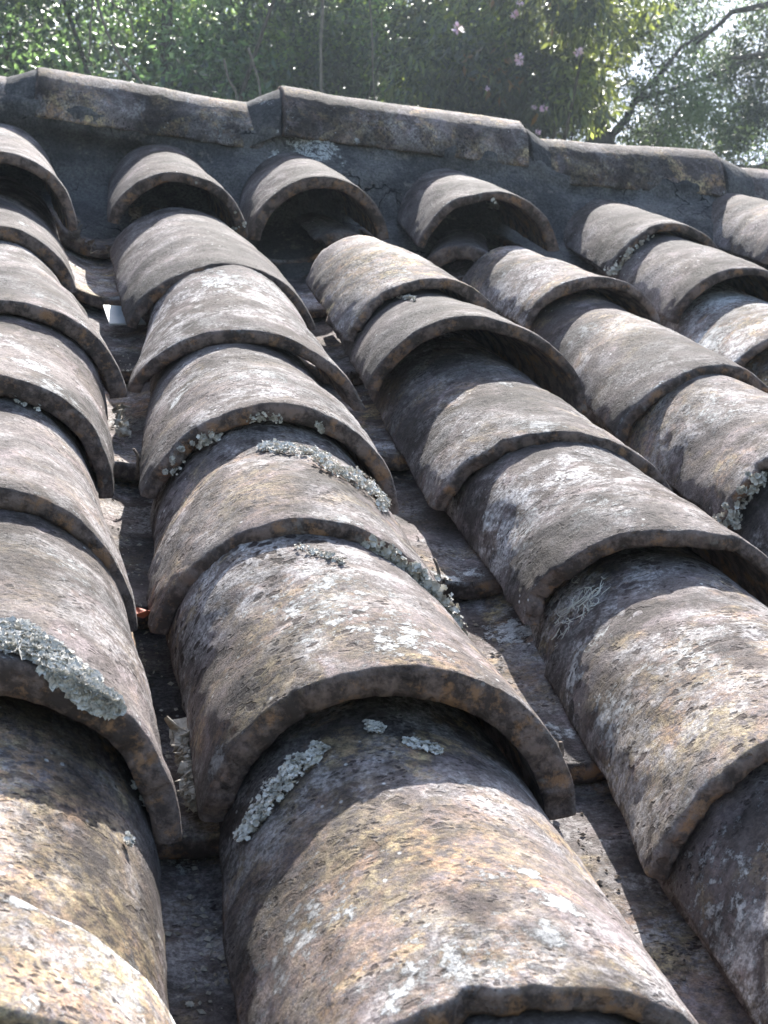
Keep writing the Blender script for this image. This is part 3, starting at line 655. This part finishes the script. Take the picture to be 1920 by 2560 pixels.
lobes('lichen', T[(3,3)], [(1790,1310,12),(1835,1295,22),(1870,1240,20),(1915,1190,14)], 160, .0034, M_LICHEN_DARK, 19, tilt=1, lift=.003, label='grey lichen fringe on the crumbled corner')
lobes('lichen', T[(0,3)], [(-5,1050,18),(40,1062,14),(75,1068,6)], 90, .003, M_LICHEN, 20, tilt=.8, lift=.002)
lobes('lichen', T[(0,2)], [(-5,1318,10),(50,1325,7)], 36, .0026, M_LICHEN, 21, tilt=.6, lift=.002)
lobes('lichen', T[(0,0)], [(330,1960,7),(360,2010,9),(400,2050,7)], 50, .0028, M_LICHEN, 22, tilt=.8, lift=.003)
lobes('lichen', T[(1,6)], [(530,595,6),(615,560,6)], 16, .003, M_LICHEN_DARK, 23, tilt=1)
# thread lichen
def threads(rec, pts, n, seed):
    rs = random.Random(seed); V = []; F = []
    def tube(path, r):
        b = len(V)
        for i, p in enumerate(path):
            d = (path[min(i + 1, len(path) - 1)] - path[max(i - 1, 0)]).normalized(); e = d.orthogonal().normalized(); g = d.cross(e)
            rr_ = r * (1 - .6 * i / len(path))
            for k in range(3): V.append(p + (e * math.cos(k * 2.094) + g * math.sin(k * 2.094)) * rr_)
        for i in range(len(path) - 1):
            for k in range(3): F.append((b + i * 3 + k, b + i * 3 + (k + 1) % 3, b + i * 3 + 3 + (k + 1) % 3, b + i * 3 + 3 + k))
    def grow(p, d, nor, seg, r, depth):
        path = [p.copy()]
        curl = rs.uniform(-1.3, 1.3)
        for s in range(seg):
            d = (d + Matrix.Rotation(curl, 3, nor) @ d * .5 + Vector((rs.gauss(0, .25), rs.gauss(0, .25), rs.gauss(0, .25)))).normalized()
            d = (d - nor * d.dot(nor) * .6).normalized()
            p = p + d * .0021
            path.append(p.copy())
            if depth and rs.random() < .28: grow(p.copy(), (d + Vector((rs.gauss(0, .9), rs.gauss(0, .9), rs.gauss(0, .5)))).normalized(), nor, int(seg * .5), r * .75, depth - 1)
        tube(path, r)
    for _ in range(n):
        i = rs.randrange(len(pts) - 1); t = rs.random(); x = pts[i][0] * (1 - t) + pts[i + 1][0] * t; y = pts[i][1] * (1 - t) + pts[i + 1][1] * t; r = pts[i][2]
        loc, nor = hit(rec, (x + rs.gauss(0, r * .5), y + rs.gauss(0, r * .5)))
        loc = loc + nor * .003
        d = Vector((rs.gauss(0, 1), rs.gauss(0, 1), rs.gauss(0, .6))).normalized()
        grow(loc, d, nor, rs.randint(5, 9), .00052, 2)
    me = mesh('thread_lichen', [v[:] for v in V], F)
    o = link('thread_lichen', me, M_USNEA, rec['o'], mat4=RT); o['kind'] = 'stuff'; o['label'] = 'pale wiry beard lichen'
threads(TL[(2, 1)], [(1390,1620,18),(1430,1580,20),(1450,1530,26),(1480,1490,42),(1500,1500,40),(1480,1460,25)], 22, 5)

# ------------------------------------------------------------------ loose bits in the channels
def tube_obj(name, path, r0, r1, mat, parent=None, k=7, mat4=None, wob=.0):
    V = []; F = []
    path = [Vector(p) for p in path]
    for i, p in enumerate(path):
        d = (path[min(i + 1, len(path) - 1)] - path[max(i - 1, 0)]).normalized(); e = d.cross(Vector((.3, .8, .5))).normalized(); g = d.cross(e); t = i / (len(path) - 1)
        r = r0 + (r1 - r0) * t
        for j in range(k): V.append(p + (e * math.cos(j * 6.2832 / k) + g * math.sin(j * 6.2832 / k)) * r * (1 + wob * random.uniform(-1, 1)))
    for i in range(len(path) - 1):
        for j in range(k): F.append((i * k + j, i * k + (j + 1) % k, (i + 1) * k + (j + 1) % k, (i + 1) * k + j))
    F.append(tuple(range(k))[::-1]); F.append(tuple(range((len(path) - 1) * k, len(path) * k)))
    return link(name, mesh(name, [v[:] for v in V], F), mat, parent, mat4=mat4)
def twig(px0, px1, w0, w1, r, label):
    a_ = unp(px0, w=w0); b_ = unp(px1, w=w1)
    base = Vector(RT @ Vector(a_)); tip = Vector(RT @ Vector(b_)); d = tip - base
    side = d.cross(Vector((0, 0, 1))).normalized()
    path = [base * (1 - t) + tip * t + side * .0012 * math.sin(t * 7) - base for t in (0, .2, .4, .6, .8, 1)]
    o = tube_obj('twig', path, r, r * .65, M_TWIG, wob=.12, mat4=Matrix.Translation(base))
    prop(o, label, 'twig', 'twigs stuck between the channel tiles')
twig((1108, 1480), (1086, 1396), -.022, .0, .0016, 'thin brown twig standing in the channel beside the thick lichen mass')
twig((1392, 1935), (1404, 1855), -.022, -.004, .0020, 'pale stubby twig standing in the channel below the pale-lipped pan')
twig((352, 1184), (336, 1122), -.022, .0, .0016, 'dark twig standing in the left channel at a pan lip')
def leaf(px, w, size, rot, mat, label, curl=.5):
    V = []; F = []; n = 9
    for i in range(n):
        t = i / (n - 1); wd = math.sin(math.pi * t) ** .8 * .32 * size
        z = curl * size * (t - .5) ** 2
        for s in (-1, -.5, 0, .5, 1): V.append(((t - .5) * size, s * wd, z + abs(s) * wd * .5 + .001))
    for i in range(n - 1):
        for j in range(4): a_ = i * 5 + j; F.append((a_, a_ + 1, a_ + 6, a_ + 5))
    me = mesh('dead_leaf', V, F)
    q = unp(px, w=w)
    o = link('dead_leaf', me, mat, mat4=RT @ Matrix.Translation(Vector(q.tolist())) @ Matrix.Rotation(rot, 4, 'Z') @ Matrix.Rotation(.35, 4, 'Y'))
    md = o.modifiers.new('thick', 'SOLIDIFY'); md.thickness = .0005
    return prop(o, label, 'leaf')
leaf((357, 1550), -.008, .020, 1.9, M_REDLEAF, 'small glossy red-brown dead leaf wedged between two tile corners', 1.2)
leaf((440, 1838), -.012, .026, .7, M_LITTER, 'curled pale dead leaf at the top of the litter in the left channel', 1.6)
leaf((462, 1850), -.010, .018, 2.2, M_LITTER, 'small pale dead leaf leaning on the cover tile in the left channel', 1.4)
def litter(name, pxs, w, n, size, mat, seed, label, cat, zr=.006):
    rs = random.Random(seed); V = []; F = []
    for _ in range(n):
        i = rs.randrange(len(pxs) - 1); t = rs.random(); x = pxs[i][0] * (1 - t) + pxs[i + 1][0] * t + rs.gauss(0, pxs[i][2] * .5); y = pxs[i][1] * (1 - t) + pxs[i + 1][1] * t + rs.gauss(0, pxs[i][2] * .5)
        p = Vector(unp((x, y), w=w).tolist()) + Vector((0, 0, rs.uniform(0, zr)))
        b = len(V); s = size * rs.uniform(.4, 1.5); e1 = Vector((rs.gauss(0, 1), rs.gauss(0, 1), rs.gauss(0, .7))).normalized(); e2 = e1.orthogonal().normalized()
        q = rs.choice((.12, .3, .9))
        V += [p - e1 * s, p + e2 * s * q, p + e1 * s, p - e2 * s * q, p + e1.cross(e2) * s * .3]
        F += [(b, b + 1, b + 4), (b + 1, b + 2, b + 4), (b + 2, b + 3, b + 4), (b + 3, b, b + 4)]
    o = link(name, mesh(name, [v[:] for v in V], F), mat, mat4=RT, smooth=False)
    return prop(o, label, cat, kind='stuff')
litter('leaf_litter', [(440,1845,12),(455,1880,14),(466,1930,12),(474,1985,8),(478,2020,6)], -.012, 520, .0034, M_LITTER, 3, 'pale dry leaf litter and straw packed in the left channel between two cover tiles', 'litter')
litter('leaf_litter', [(300,1030,12),(300,1060,10),(310,1085,6)], -.016, 70, .005, M_LITTER, 5, 'small pale debris in the left channel near a white-stained lip', 'litter')
litter('leaf_litter', [(190,560,10),(180,600,12),(290,640,16)], -.014, 60, .006, M_TWIG, 6, 'dark straw and debris at the head of the left channel', 'litter')
litter('leaf_litter', [(330,545,8),(345,530,10)], .02, 30, .007, M_TWIG, 7, 'wisps of straw under the lip of the topmost left tile', 'litter')
# brick fragment seen inside the second top arch
me, O = tile_mesh('tile_fragment', .05, .022, .13, 24, 16, .018, (.8, .9), seed=5, jag=.008)
q = unp((870, 590), w=.02)
fr = link('tile_fragment', me, M_COVER, mat4=RT @ Matrix.Translation(Vector((q[0], q[1] - .02, .006))) @ Matrix.Rotation(.12, 4, 'Z') @ Matrix.Rotation(.25, 4, 'Y')); fr.color = (0, .3, 0, .8)
prop(fr, 'broken grey tile fragment wedged under the second topmost arch', 'tile fragment')
me, O = tile_mesh('tile_fragment', .045, .02, .12, 24, 16, .016, (.8, .9), seed=6, jag=.008)
q = unp((1130, 610), w=.02)
fr = link('tile_fragment', me, M_COVER, mat4=RT @ Matrix.Translation(Vector((q[0], q[1] - .03, .004))) @ Matrix.Rotation(-.3, 4, 'Z') @ Matrix.Rotation(-.3, 4, 'Y')); fr.color = (0, .6, 0, .9)
prop(fr, 'lichen-flecked tile fragment wedged under the third topmost arch', 'tile fragment')

for vv_, px_, lab_ in [(0, [(330,870,14),(300,1060,14),(290,1200,16),(330,1500,22),(400,1700,16),(500,2300,40),(520,2520,50)], 'crumbs of dirt and bark scattered down the left channel'),
                       (1, [(700,760,14),(860,950,16),(1000,1180,20),(1080,1380,26),(1230,1640,40),(1330,1850,36),(1500,2150,40),(1700,2450,60)], 'crumbs of dirt and bark scattered down the middle channel'),
                       (2, [(1380,760,14),(1500,880,14),(1700,1120,20),(1850,1330,24)], 'crumbs of dirt and bark scattered down the right-hand channel')]:
    rs = random.Random(vv_ + 70); pts_ = px_; V = []; F = []
    recs = [r_ for (c_, k_), r_ in PN.items() if c_ == vv_]
    Pv = np.concatenate([r_['P'][r_['nO']:2 * r_['nO']] for r_ in recs]); pj = proj(Pv)
    for _ in range(330):
        i = rs.randrange(len(pts_) - 1); t = rs.random(); x = pts_[i][0] * (1 - t) + pts_[i + 1][0] * t + rs.gauss(0, pts_[i][2]); y = pts_[i][1] * (1 - t) + pts_[i + 1][1] * t + rs.gauss(0, 10)
        dd = np.abs(pj - np.array([x, y])).sum(1); near_ = np.where(dd < dd.min() + 14)[0]
        p = Vector(Pv[near_[np.argmin(np.linalg.norm(Pv[near_] - CAM, axis=1))]].tolist()) + Vector((0, 0, .0008))
        s = rs.choice((.0006, .0009, .0012, .0016, .0024)); b0 = len(V)
        e1 = Vector((rs.gauss(0, 1), rs.gauss(0, 1), rs.gauss(0, .1))).normalized(); e2 = e1.cross(Vector((0, 0, 1))).normalized() * rs.choice((.25, .6, .9))
        V += [p - e1 * s, p + e2 * s, p + e1 * s, p - e2 * s, p + Vector((0, 0, s * .6))]
        F += [(b0, b0 + 1, b0 + 4), (b0 + 1, b0 + 2, b0 + 4), (b0 + 2, b0 + 3, b0 + 4), (b0 + 3, b0, b0 + 4)]
    prop(link('channel_debris', mesh('channel_debris', [v[:] for v in V], F), M_LITTER if vv_ != 1 else M_CRUMB, mat4=RT, smooth=False), lab_, 'debris', kind='stuff')
# ------------------------------------------------------------------ ground, house walls, hillside
g = np.linspace(-1, 1, 61); g = np.sign(g) * np.abs(g) ** 2.2 * 160
X, Y = np.meshgrid(g, g)
def hill_h(x, y):
    r = np.clip((y - 11) / 20, 0, 1); s = r * r * (3 - 2 * r)
    side = np.clip((7.5 - x) / 6, 0, 1)
    return s * 14 * side + s * 1.5
Zg = hill_h(X, Y) + fbm(np.stack([X * .15, Y * .15, X * 0], -1), 3) * .25
idx = np.arange(61 * 61).reshape(61, 61)
me = mesh('ground', np.stack([X, Y, Zg], -1).reshape(-1, 3), np.stack([idx[:-1, :-1], idx[:-1, 1:], idx[1:, 1:], idx[1:, :-1]], -1).reshape(-1, 4).tolist())
prop(link('ground', me, M_GROUND), kind='structure')
gx = np.linspace(-22, 9, 90); gy = np.linspace(11, 34, 70); X, Y = np.meshgrid(gx, gy)
Zh = hill_h(X, Y) + .12 + fbm(np.stack([X * .9, Y * .9, X * 0], -1), 4) * .5
idx = np.arange(90 * 70).reshape(70, 90)
me = mesh('hillside', np.stack([X, Y, Zh], -1).reshape(-1, 3), np.stack([idx[:-1, :-1], idx[:-1, 1:], idx[1:, 1:], idx[1:, :-1]], -1).reshape(-1, 4).tolist())
prop(link('hillside', me, M_HILL), kind='structure')
yb, yt = W(0, -.8, 0).y, ridge_w.y + 2.0
zb = W(0, -.8, -.13).z
house = link('house_wall', box_mesh('house_wall', (-.7, yb + .05, -.1), (1.75, yt, zb - .02)), M_WALL, smooth=False)
prop(house, 'plain limewashed wall carrying the tiled roof', 'wall')

# ------------------------------------------------------------------ trees behind the ridge
def leaf_material(name, c1, c2, c3, trans, rough=.38, tstr=.45):
    b = NB(name); at = b.n('ShaderNodeVertexColor', layer_name='tint'); s = b.n('ShaderNodeSeparateColor'); b.l(at.outputs['Color'], s.inputs[0])
    col = b.mix(s.outputs[0], tuple(x * .8 for x in c1), tuple(x * 1.55 for x in c2)); col = b.mix(b.step(s.outputs[1], .86, .93), col, c3)
    p = b.n('ShaderNodeBsdfPrincipled'); b.l(col, p.inputs['Base Color']); p.inputs['Roughness'].default_value = rough; p.inputs['Specular IOR Level'].default_value = .9
    t = b.n('ShaderNodeBsdfTranslucent'); tc = b.mix(b.math('POWER', s.outputs[0], 1.7), tuple(x * .2 for x in trans), tuple(min(1, x * 1.75) for x in trans)); b.l(tc, t.inputs['Color'])
    m = b.n('ShaderNodeMixShader'); m.inputs[0].default_value = tstr; b.l(p.outputs[0], m.inputs[1]); b.l(t.outputs[0], m.inputs[2]); b.l(m.outputs[0], b.out.inputs['Surface'])
    return b.m
L_DARK = leaf_material('dark_glossy_leaves', (.030, .055, .045), (.075, .115, .065), (.14, .16, .06), (.30, .48, .16), .33, .42)
L_FRESH = leaf_material('fresh_green_leaves', (.035, .065, .045), (.09, .14, .055), (.20, .20, .05), (.42, .60, .12), .33, .45)
L_OLIVE = leaf_material('olive_leaves', (.04, .06, .04), (.085, .11, .05), (.32, .15, .04), (.42, .48, .10), .34, .42)
L_FINE = leaf_material('fine_feathery_leaves', (.05, .075, .04), (.09, .12, .05), (.16, .16, .06), (.26, .36, .13), .36, .5)
M_BLOSSOM = simple('pink_blossom', (.78, .50, .66), (.90, .74, .82), 30, .6)

def leaves_mesh(name, centres, rad, n, lsize, aspect, seed, droop=0.3, mat=None, flat=1.0, bias=None):
    """n leaves spread through clumps: centres (k,3), rad (k,)"""
    rs = np.random.default_rng(seed); centres = np.asarray(centres, float); rad = np.asarray(rad, float)
    wgt = rad ** 2; wgt /= wgt.sum(); k = rs.choice(len(centres), n, p=wgt)
    d = rs.normal(size=(n, 3)); d /= np.linalg.norm(d, axis=1)[:, None]
    rr_ = rs.random(n) ** .45
    P = centres[k] + d * (rad[k] * rr_)[:, None] * np.array([1, 1, flat])
    ax = rs.normal(size=(n, 3)) * .8 + d * .6; ax[:, 2] -= droop; ax /= np.linalg.norm(ax, axis=1)[:, None]
    b = np.cross(ax, rs.normal(size=(n, 3)) * .42 + np.array([0.05, -.25, 1.])); b /= np.linalg.norm(b, axis=1)[:, None]
    nn = np.cross(ax, b)
    s = lsize * rs.uniform(.55, 1.3, n)[:, None]; w = s * aspect
    v0 = P; v1 = P + ax * s * .45 + b * w * .5 + nn * w * .22; v2 = P + ax * s; v3 = P + ax * s * .45 - b * w * .5 + nn * w * .22
    V = np.stack([v0, v1, v2, v3], 1).reshape(-1, 3)
    i = np.arange(n) * 4
    F = np.concatenate([np.stack([i, i + 1, i + 2], -1), np.stack([i, i + 2, i + 3], -1)])
    me = bpy.data.meshes.new(name); me.vertices.add(len(V)); me.vertices.foreach_set('co', V.reshape(-1))
    me.loops.add(len(F) * 3); me.loops.foreach_set('vertex_index', F.reshape(-1).astype(np.int32))
    me.polygons.add(len(F)); me.polygons.foreach_set('loop_start', (np.arange(len(F)) * 3).astype(np.int32))
    me.update(calc_edges=True); me.validate()
    tint = np.zeros((n, 4)); tint[:, 0] = np.clip(fbm(P * 2.2, 2) * 1.3 + .42 + rs.normal(0, .28, n), 0, 1); tint[:, 1] = rs.random(n) * .8 + (fbm(P * .9 + 9, 2) > .25) * .2; tint[:, 3] = 1
    ca = me.color_attributes.new('tint', 'FLOAT_COLOR', 'POINT'); ca.data.foreach_set('color', np.repeat(tint, 4, 0).reshape(-1).astype(np.float32))
    return me
def tree(name, base, limbs, clumps, n, lsize, aspect, mat, label, seed, droop=.3, group=None, bark=None, cat='tree', flat=1.0):
    """limbs: list of (points, r0, r1); clumps: list of (x,y,z,r)"""
    root = empty(name, Vector(base), label, cat, group); PW[root.name] = Matrix.Translation(Vector(base))
    for i, (pts, r0, r1) in enumerate(limbs):
        pts = [Vector(p) for p in pts]; fine = []
        for a_, b_ in zip(pts[:-1], pts[1:]):
            for t in (0, .33, .66): fine.append(a_.lerp(b_, t) + Vector((random.gauss(0, 1), random.gauss(0, 1), 0)) * r1 * .6)
        fine.append(pts[-1]); o0 = Vector(pts[0])
        tube_obj('trunk' if i == 0 else 'limb', [p - o0 for p in fine], r0, r1, bark or M_BARK, root, k=9, mat4=Matrix.Translation(o0), wob=.08)
    cl = np.array(clumps)
    me = leaves_mesh('crown', cl[:, :3], cl[:, 3], n, lsize, aspect, seed, droop, flat=flat)
    o = link('crown', me, mat, root, mat4=Matrix.Identity(4), smooth=False); o['kind'] = 'stuff'
    return root
def blob(c, r, k, cr, seed, sq=(1, 1, 1)):
    rs = random.Random(seed); out = []
    while len(out) < k:
        d = Vector((rs.gauss(0, 1), rs.gauss(0, 1), rs.gauss(0, 1))).normalized() * rs.random() ** .4
        out.append((c[0] + d.x * r * sq[0], c[1] + d.y * r * sq[1], c[2] + d.z * r * sq[2], cr * rs.uniform(.6, 1.3)))
    return out
def gz(p): return float(hill_h(np.array(p[0]), np.array(p[1])))
def limb_set(base, top, clumps, seed, k=7, r=.075):
    rs = random.Random(seed); b = Vector(base); t = Vector(top)
    tr = [b, b.lerp(t, .35) + Vector((rs.uniform(-.2, .2), rs.uniform(-.2, .2), 0)), b.lerp(t, .7), t]
    L = [(tr, r, r * .35)]
    for c in rs.sample(clumps, min(k, len(clumps))):
        s = b.lerp(t, rs.uniform(.4, .9)); e = Vector(c[:3]); L.append(([s, s.lerp(e, .5) + Vector((0, 0, .15)), e], r * .35, r * .08))
    return L
# left: a wall of vine-hung trees
specs = [
 ('vine_tree', (-60, 120), 9.5, 1.9, 44, .44, 30000, .058, .45, L_DARK, 'dark vine-hung tree behind the far left end of the ridge', 101, .5),
 ('vine_tree', (420, 110), 8.2, 1.35, 44, .36, 32000, .055, .45, L_DARK, 'dense dark green tree with glinting leaves behind the left ridge tile', 102, .3),
 ('vine_tree', (770, 160), 8.8, 1.15, 40, .30, 29000, .053, .48, L_FRESH, 'bushy green tree with bright leaf tips behind the middle ridge joint', 103, .3),
 ('broad_tree', (930, 190), 10.5, 1.15, 30, .38, 30000, .075, .42, L_DARK, 'deep green tree in shade between the bushy tree and the flowering tree', 104, .2),
 ('broad_tree', (90, -20), 12.5, 2.0, 40, .6, 40000, .085, .45, L_FRESH, 'tall green tree rising farther back at the upper left', 105, .5),
]
for nm, px, dist, r, k, cr, n, ls, asp, mt, lab, sd, dr in specs:
    c = far(px, dist); b = (c[0], c[1], gz(c) - .1)
    cl = blob(c, r, k, cr, sd, (1, .6, 1.15))
    tree(nm, b, limb_set(b, (c[0], c[1], c[2] + r * .7), cl, sd), cl, n, ls, asp, mt, lab, sd, droop=dr)
# flowering tree, right of the middle
c = far((1300, 150), 7.6); b = (c[0] + .15, c[1] + .2, 0)
cl = blob(far((1180, 170), 7.8), .62, 18, .26, 201, (1, .7, 1)) + blob(far((1420, 20), 7.2), .40, 12, .14, 202, (1.1, .7, .8)) + blob(far((1330, 200), 7.3), .26, 9, .16, 206) + blob(far((1260, 340), 7.8), .34, 9, .2, 203, (1, .8, .7)) + blob(far((1150, -60), 7.8), .4, 9, .22, 204)
ft = tree('flowering_tree', b, limb_set(b, (c[0], c[1] + .2, c[2] + .9), cl, 201, k=9, r=.055), cl, 34000, .062, .32, L_OLIVE, 'flowering tree with olive leaves and scattered pink blossoms behind the ridge', 205, droop=1.1)
proto = None
for i, (px, dist, s) in enumerate([((1143, 72), 6.75, 1.25), ((1300, 150), 6.8, 1.2), ((1445, 128), 6.7, 1.0), ((1360, 272), 6.9, 1.0), ((1285, 35), 6.75, 1.0), ((1345, 330), 6.95, .7), ((1218, 222), 6.8, .5), ((1300, 8), 6.8, .8), ((1335, 268), 6.9, .6)]):
    rs = random.Random(i + 50)
    if proto is None:
        V = []; F = []
        for k in range(26):
            d = Vector((rs.gauss(0, 1), rs.gauss(0, 1), rs.gauss(0, .8))).normalized(); e1 = d.orthogonal().normalized(); e2 = d.cross(e1); b0 = len(V)
            q0 = d * rs.uniform(.004, .016); t_ = (d + e1 * rs.uniform(-.8, .8)).normalized(); w_ = e2 * rs.uniform(.005, .009)
            V += [q0, q0 + t_ * .010 + w_, q0 + t_ * .022, q0 + t_ * .010 - w_]; F += [(b0, b0 + 1, b0 + 2, b0 + 3)]
        proto = mesh('blossom', [v[:] for v in V], F); proto.materials.append(M_BLOSSOM)
    o = bpy.data.objects.new('blossom', proto); C.objects.link(o); o.parent = ft
    o.matrix_basis = PW[ft.name].inverted() @ Matrix.Translation(Vector(far(px, dist))) @ Matrix.Rotation(rs.uniform(0, 6), 4, 'Z') @ Matrix.Rotation(rs.uniform(0, 3), 4, 'X') @ Matrix.Scale(s * .85, 4)
# right: open tree with feathery leaves, sky showing through
D = 9.6
def fp(x, y, d=D): return tuple(far((x, y), d))
tb = far((1512, 400), D)
limbs = [([(tb[0] + .05, tb[1], 0), tuple(tb), fp(1500, 300), fp(1488, 235)], .13, .045),
         ([fp(1500, 300), fp(1470, 235), fp(1480, 160), fp(1510, 60), fp(1500, -150)], .032, .010),
         ([fp(1515, 352), fp(1565, 300), fp(1590, 240), fp(1640, 200), fp(1700, 120), fp(1800, 60)], .028, .008),
         ([fp(1590, 250), fp(1660, 230), fp(1780, 190), fp(1900, 130)], .022, .008),
         ([fp(1488, 235), fp(1500, 190), fp(1560, 120), fp(1650, 60)], .03, .008)]
cl = []
for (x, y, d, r, k, cr) in [(1720, 260, 9.4, .22, 12, .11), (1800, 300, 9.6, .28, 16, .12), (1660, 330, 9.6, .2, 9, .10), (1750, 380, 9.5, .26, 12, .12), (1860, 250, 9.8, .24, 10, .12), (1640, 190, 9.7, .16, 6, .09), (1790, 200, 9.8, .22, 7, .10),
                            (1890, 360, 9.4, .26, 11, .13), (1600, 400, 9.7, .18, 6, .10), (1570, 130, 9.6, .14, 4, .08), (1720, 90, 9.8, .2, 4, .08), (1850, 60, 9.8, .22, 5, .09), (1500, 250, 9.7, .14, 5, .08), (1620, 250, 9.6, .2, 10, .09), (1570, 210, 9.4, .2, 9, .08), (1500, 150, 9.9, .2, 9, .09), (1640, 110, 9.7, .22, 9, .09), (1720, 180, 9.5, .22, 9, .09), (1820, 110, 9.6, .22, 9, .09), (1690, 20, 9.7, .25, 9, .1), (1860, 300, 9.5, .25, 10, .1), (1760, 320, 9.9, .25, 10, .1), (1560, 300, 9.6, .14, 6, .08), (1460, 240, 9.9, .2, 9, .10), (1540, 60, 9.9, .24, 10, .10), (1600, 340, 9.9, .2, 9, .1), (1800, 180, 10.1, .35, 16, .12), (1650, 60, 10.1, .35, 12, .12), (1880, 60, 10.1, .35, 12, .12), (1700, 380, 10.2, .4, 18, .13), (1900, 420, 10, .4, 14, .13), (1680, 150, 9.9, .2, 7, .09), (1600, 60, 9.9, .2, 6, .09), (1900, 180, 9.9, .2, 6, .09), (1780, 20, 9.9, .2, 5, .09), (1460, 330, 9.7, .16, 5, .09), (1560, 350, 9.7, .10, 3, .07),
                            (1700, -200, 9.8, .6, 16, .2), (2080, 150, 9.8, .5, 24, .2), (2100, 400, 9.8, .5, 24, .2)]:
    cl += blob(fp(x, y, d), r, k, cr, x + y, (1, .8, .8))
tree('feathery_tree', (tb[0] + .05, tb[1], 0), limbs, cl, 68000, .035, .40, L_FINE, 'open tree with a forked dark trunk and fine leaves against the sky at the right', 301, droop=.4)
# second open tree at the right edge, one heavy branch crossing high
D2 = 8.6
tb = far((2150, 420), D2)
limbs = [([(tb[0], tb[1], 0), tuple(tb), fp(2120, 200, D2), fp(2100, -100, D2)], .17, .09),
         ([fp(2120, 230, D2), fp(1990, 120, D2), fp(1900, 140, D2), fp(1830, 145, D2)], .035, .010),
         ([fp(2130, 120, D2), fp(1950, 5, D2), fp(1830, 30, D2), fp(1740, 110, D2)], .03, .008),
         ([fp(2140, 380, D2), fp(1960, 400, D2), fp(1880, 425, D2), fp(1800, 410, D2)], .04, .012)]
cl = []
for (x, y, d, r, k, cr) in [(1880, 380, 8.4, .18, 6, .10), (1905, 120, 8.6, .14, 4, .08), (2150, 0, 8.6, .6, 24, .3)]:
    cl += blob(fp(x, y, d), r, k, cr, x + y + 5, (1, .8, .8))
tree('feathery_tree', (tb[0], tb[1], 0), limbs, cl, 9000, .036, .38, L_FINE, 'tree outside the right edge sending thick branches across the sky', 302, droop=.4)
# far mass behind the open trees, low
cl = []
for i in range(60):
    x = random.uniform(-14, 12); y = random.uniform(14, 24); cl.append((x, y, gz((x, y)) + random.uniform(.2, 1.6) + (1.5 if x < 0 else 0), random.uniform(.7, 1.3)))
me = leaves_mesh('undergrowth', np.array(cl)[:, :3], np.array(cl)[:, 3], 60000, .16, .5, 8, .3)
o = link('undergrowth', me, L_DARK, smooth=False); prop(o, 'dark green undergrowth covering the hillside behind the trees', 'undergrowth', kind='stuff')
# climbing stems hanging in the left trees
def vine(pts, d, r, label):
    P = [Vector(far(p, d)) for p in pts]
    # smooth the path
    fine = []
    for i in range(len(P) - 1):
        p0 = P[max(i - 1, 0)]; p1 = P[i]; p2 = P[i + 1]; p3 = P[min(i + 2, len(P) - 1)]
        for t in (0, .25, .5, .75):
            fine.append(.5 * ((2 * p1) + (p2 - p0) * t + (2 * p0 - 5 * p1 + 4 * p2 - p3) * t * t + (3 * p1 - p0 - 3 * p2 + p3) * t ** 3))
    fine.append(P[-1]); o0 = fine[0].copy()
    o = tube_obj('hanging_vine', [p - o0 for p in fine], r, r * .7, M_VINE, mat4=Matrix.Translation(o0), wob=.1)
    prop(o, label, 'vine', 'bare vine stems hanging in the trees')
vine([(200, -260), (235, -40), (260, 60), (300, 140), (360, 215), (400, 300)], 6.4, .007, 'long bare vine slanting down across the trees at the left')
vine([(812, -300), (806, -60), (806, 40), (802, 110), (804, 330)], 6.6, .010, 'straight brown vine hanging down above the middle ridge joint')
vine([(915, -300), (920, -60), (930, 80), (932, 180), (938, 260), (936, 340)], 6.8, .005, 'thin pale vine hanging right of the straight brown one')
vine([(560, 150), (572, 200), (590, 235), (600, 330)], 6.4, .0055, 'short pale vine end behind the dip before the raised ridge tile')
vine([(620, 120), (640, 180), (650, 225), (652, 300)], 6.5, .006, 'short pale vine end just left of the raised ridge joint')
vine([(225, -120), (280, 5), (320, 30), (335, 90)], 6.9, .0055, 'arching pale vine at the top left')
vine([(230, -200), (232, 0), (226, 60), (224, 140)], 6.9, .006, 'upright reddish vine at the upper left')

# ------------------------------------------------------------------ thin summer haze
b = NB('thin_haze'); pv = b.n('ShaderNodeVolumePrincipled'); pv.inputs['Color'].default_value = (.74, .87, 1, 1); pv.inputs['Density'].default_value = .0028; pv.inputs['Anisotropy'].default_value = .55
b.l(pv.outputs[0], b.out.inputs['Volume'])
hz = link('haze', box_mesh('haze', (-165, -165, -3.5), (165, 165, 22)), b.m, smooth=False); prop(hz, kind='stuff')
hz['label'] = 'thin bright summer haze in the air'
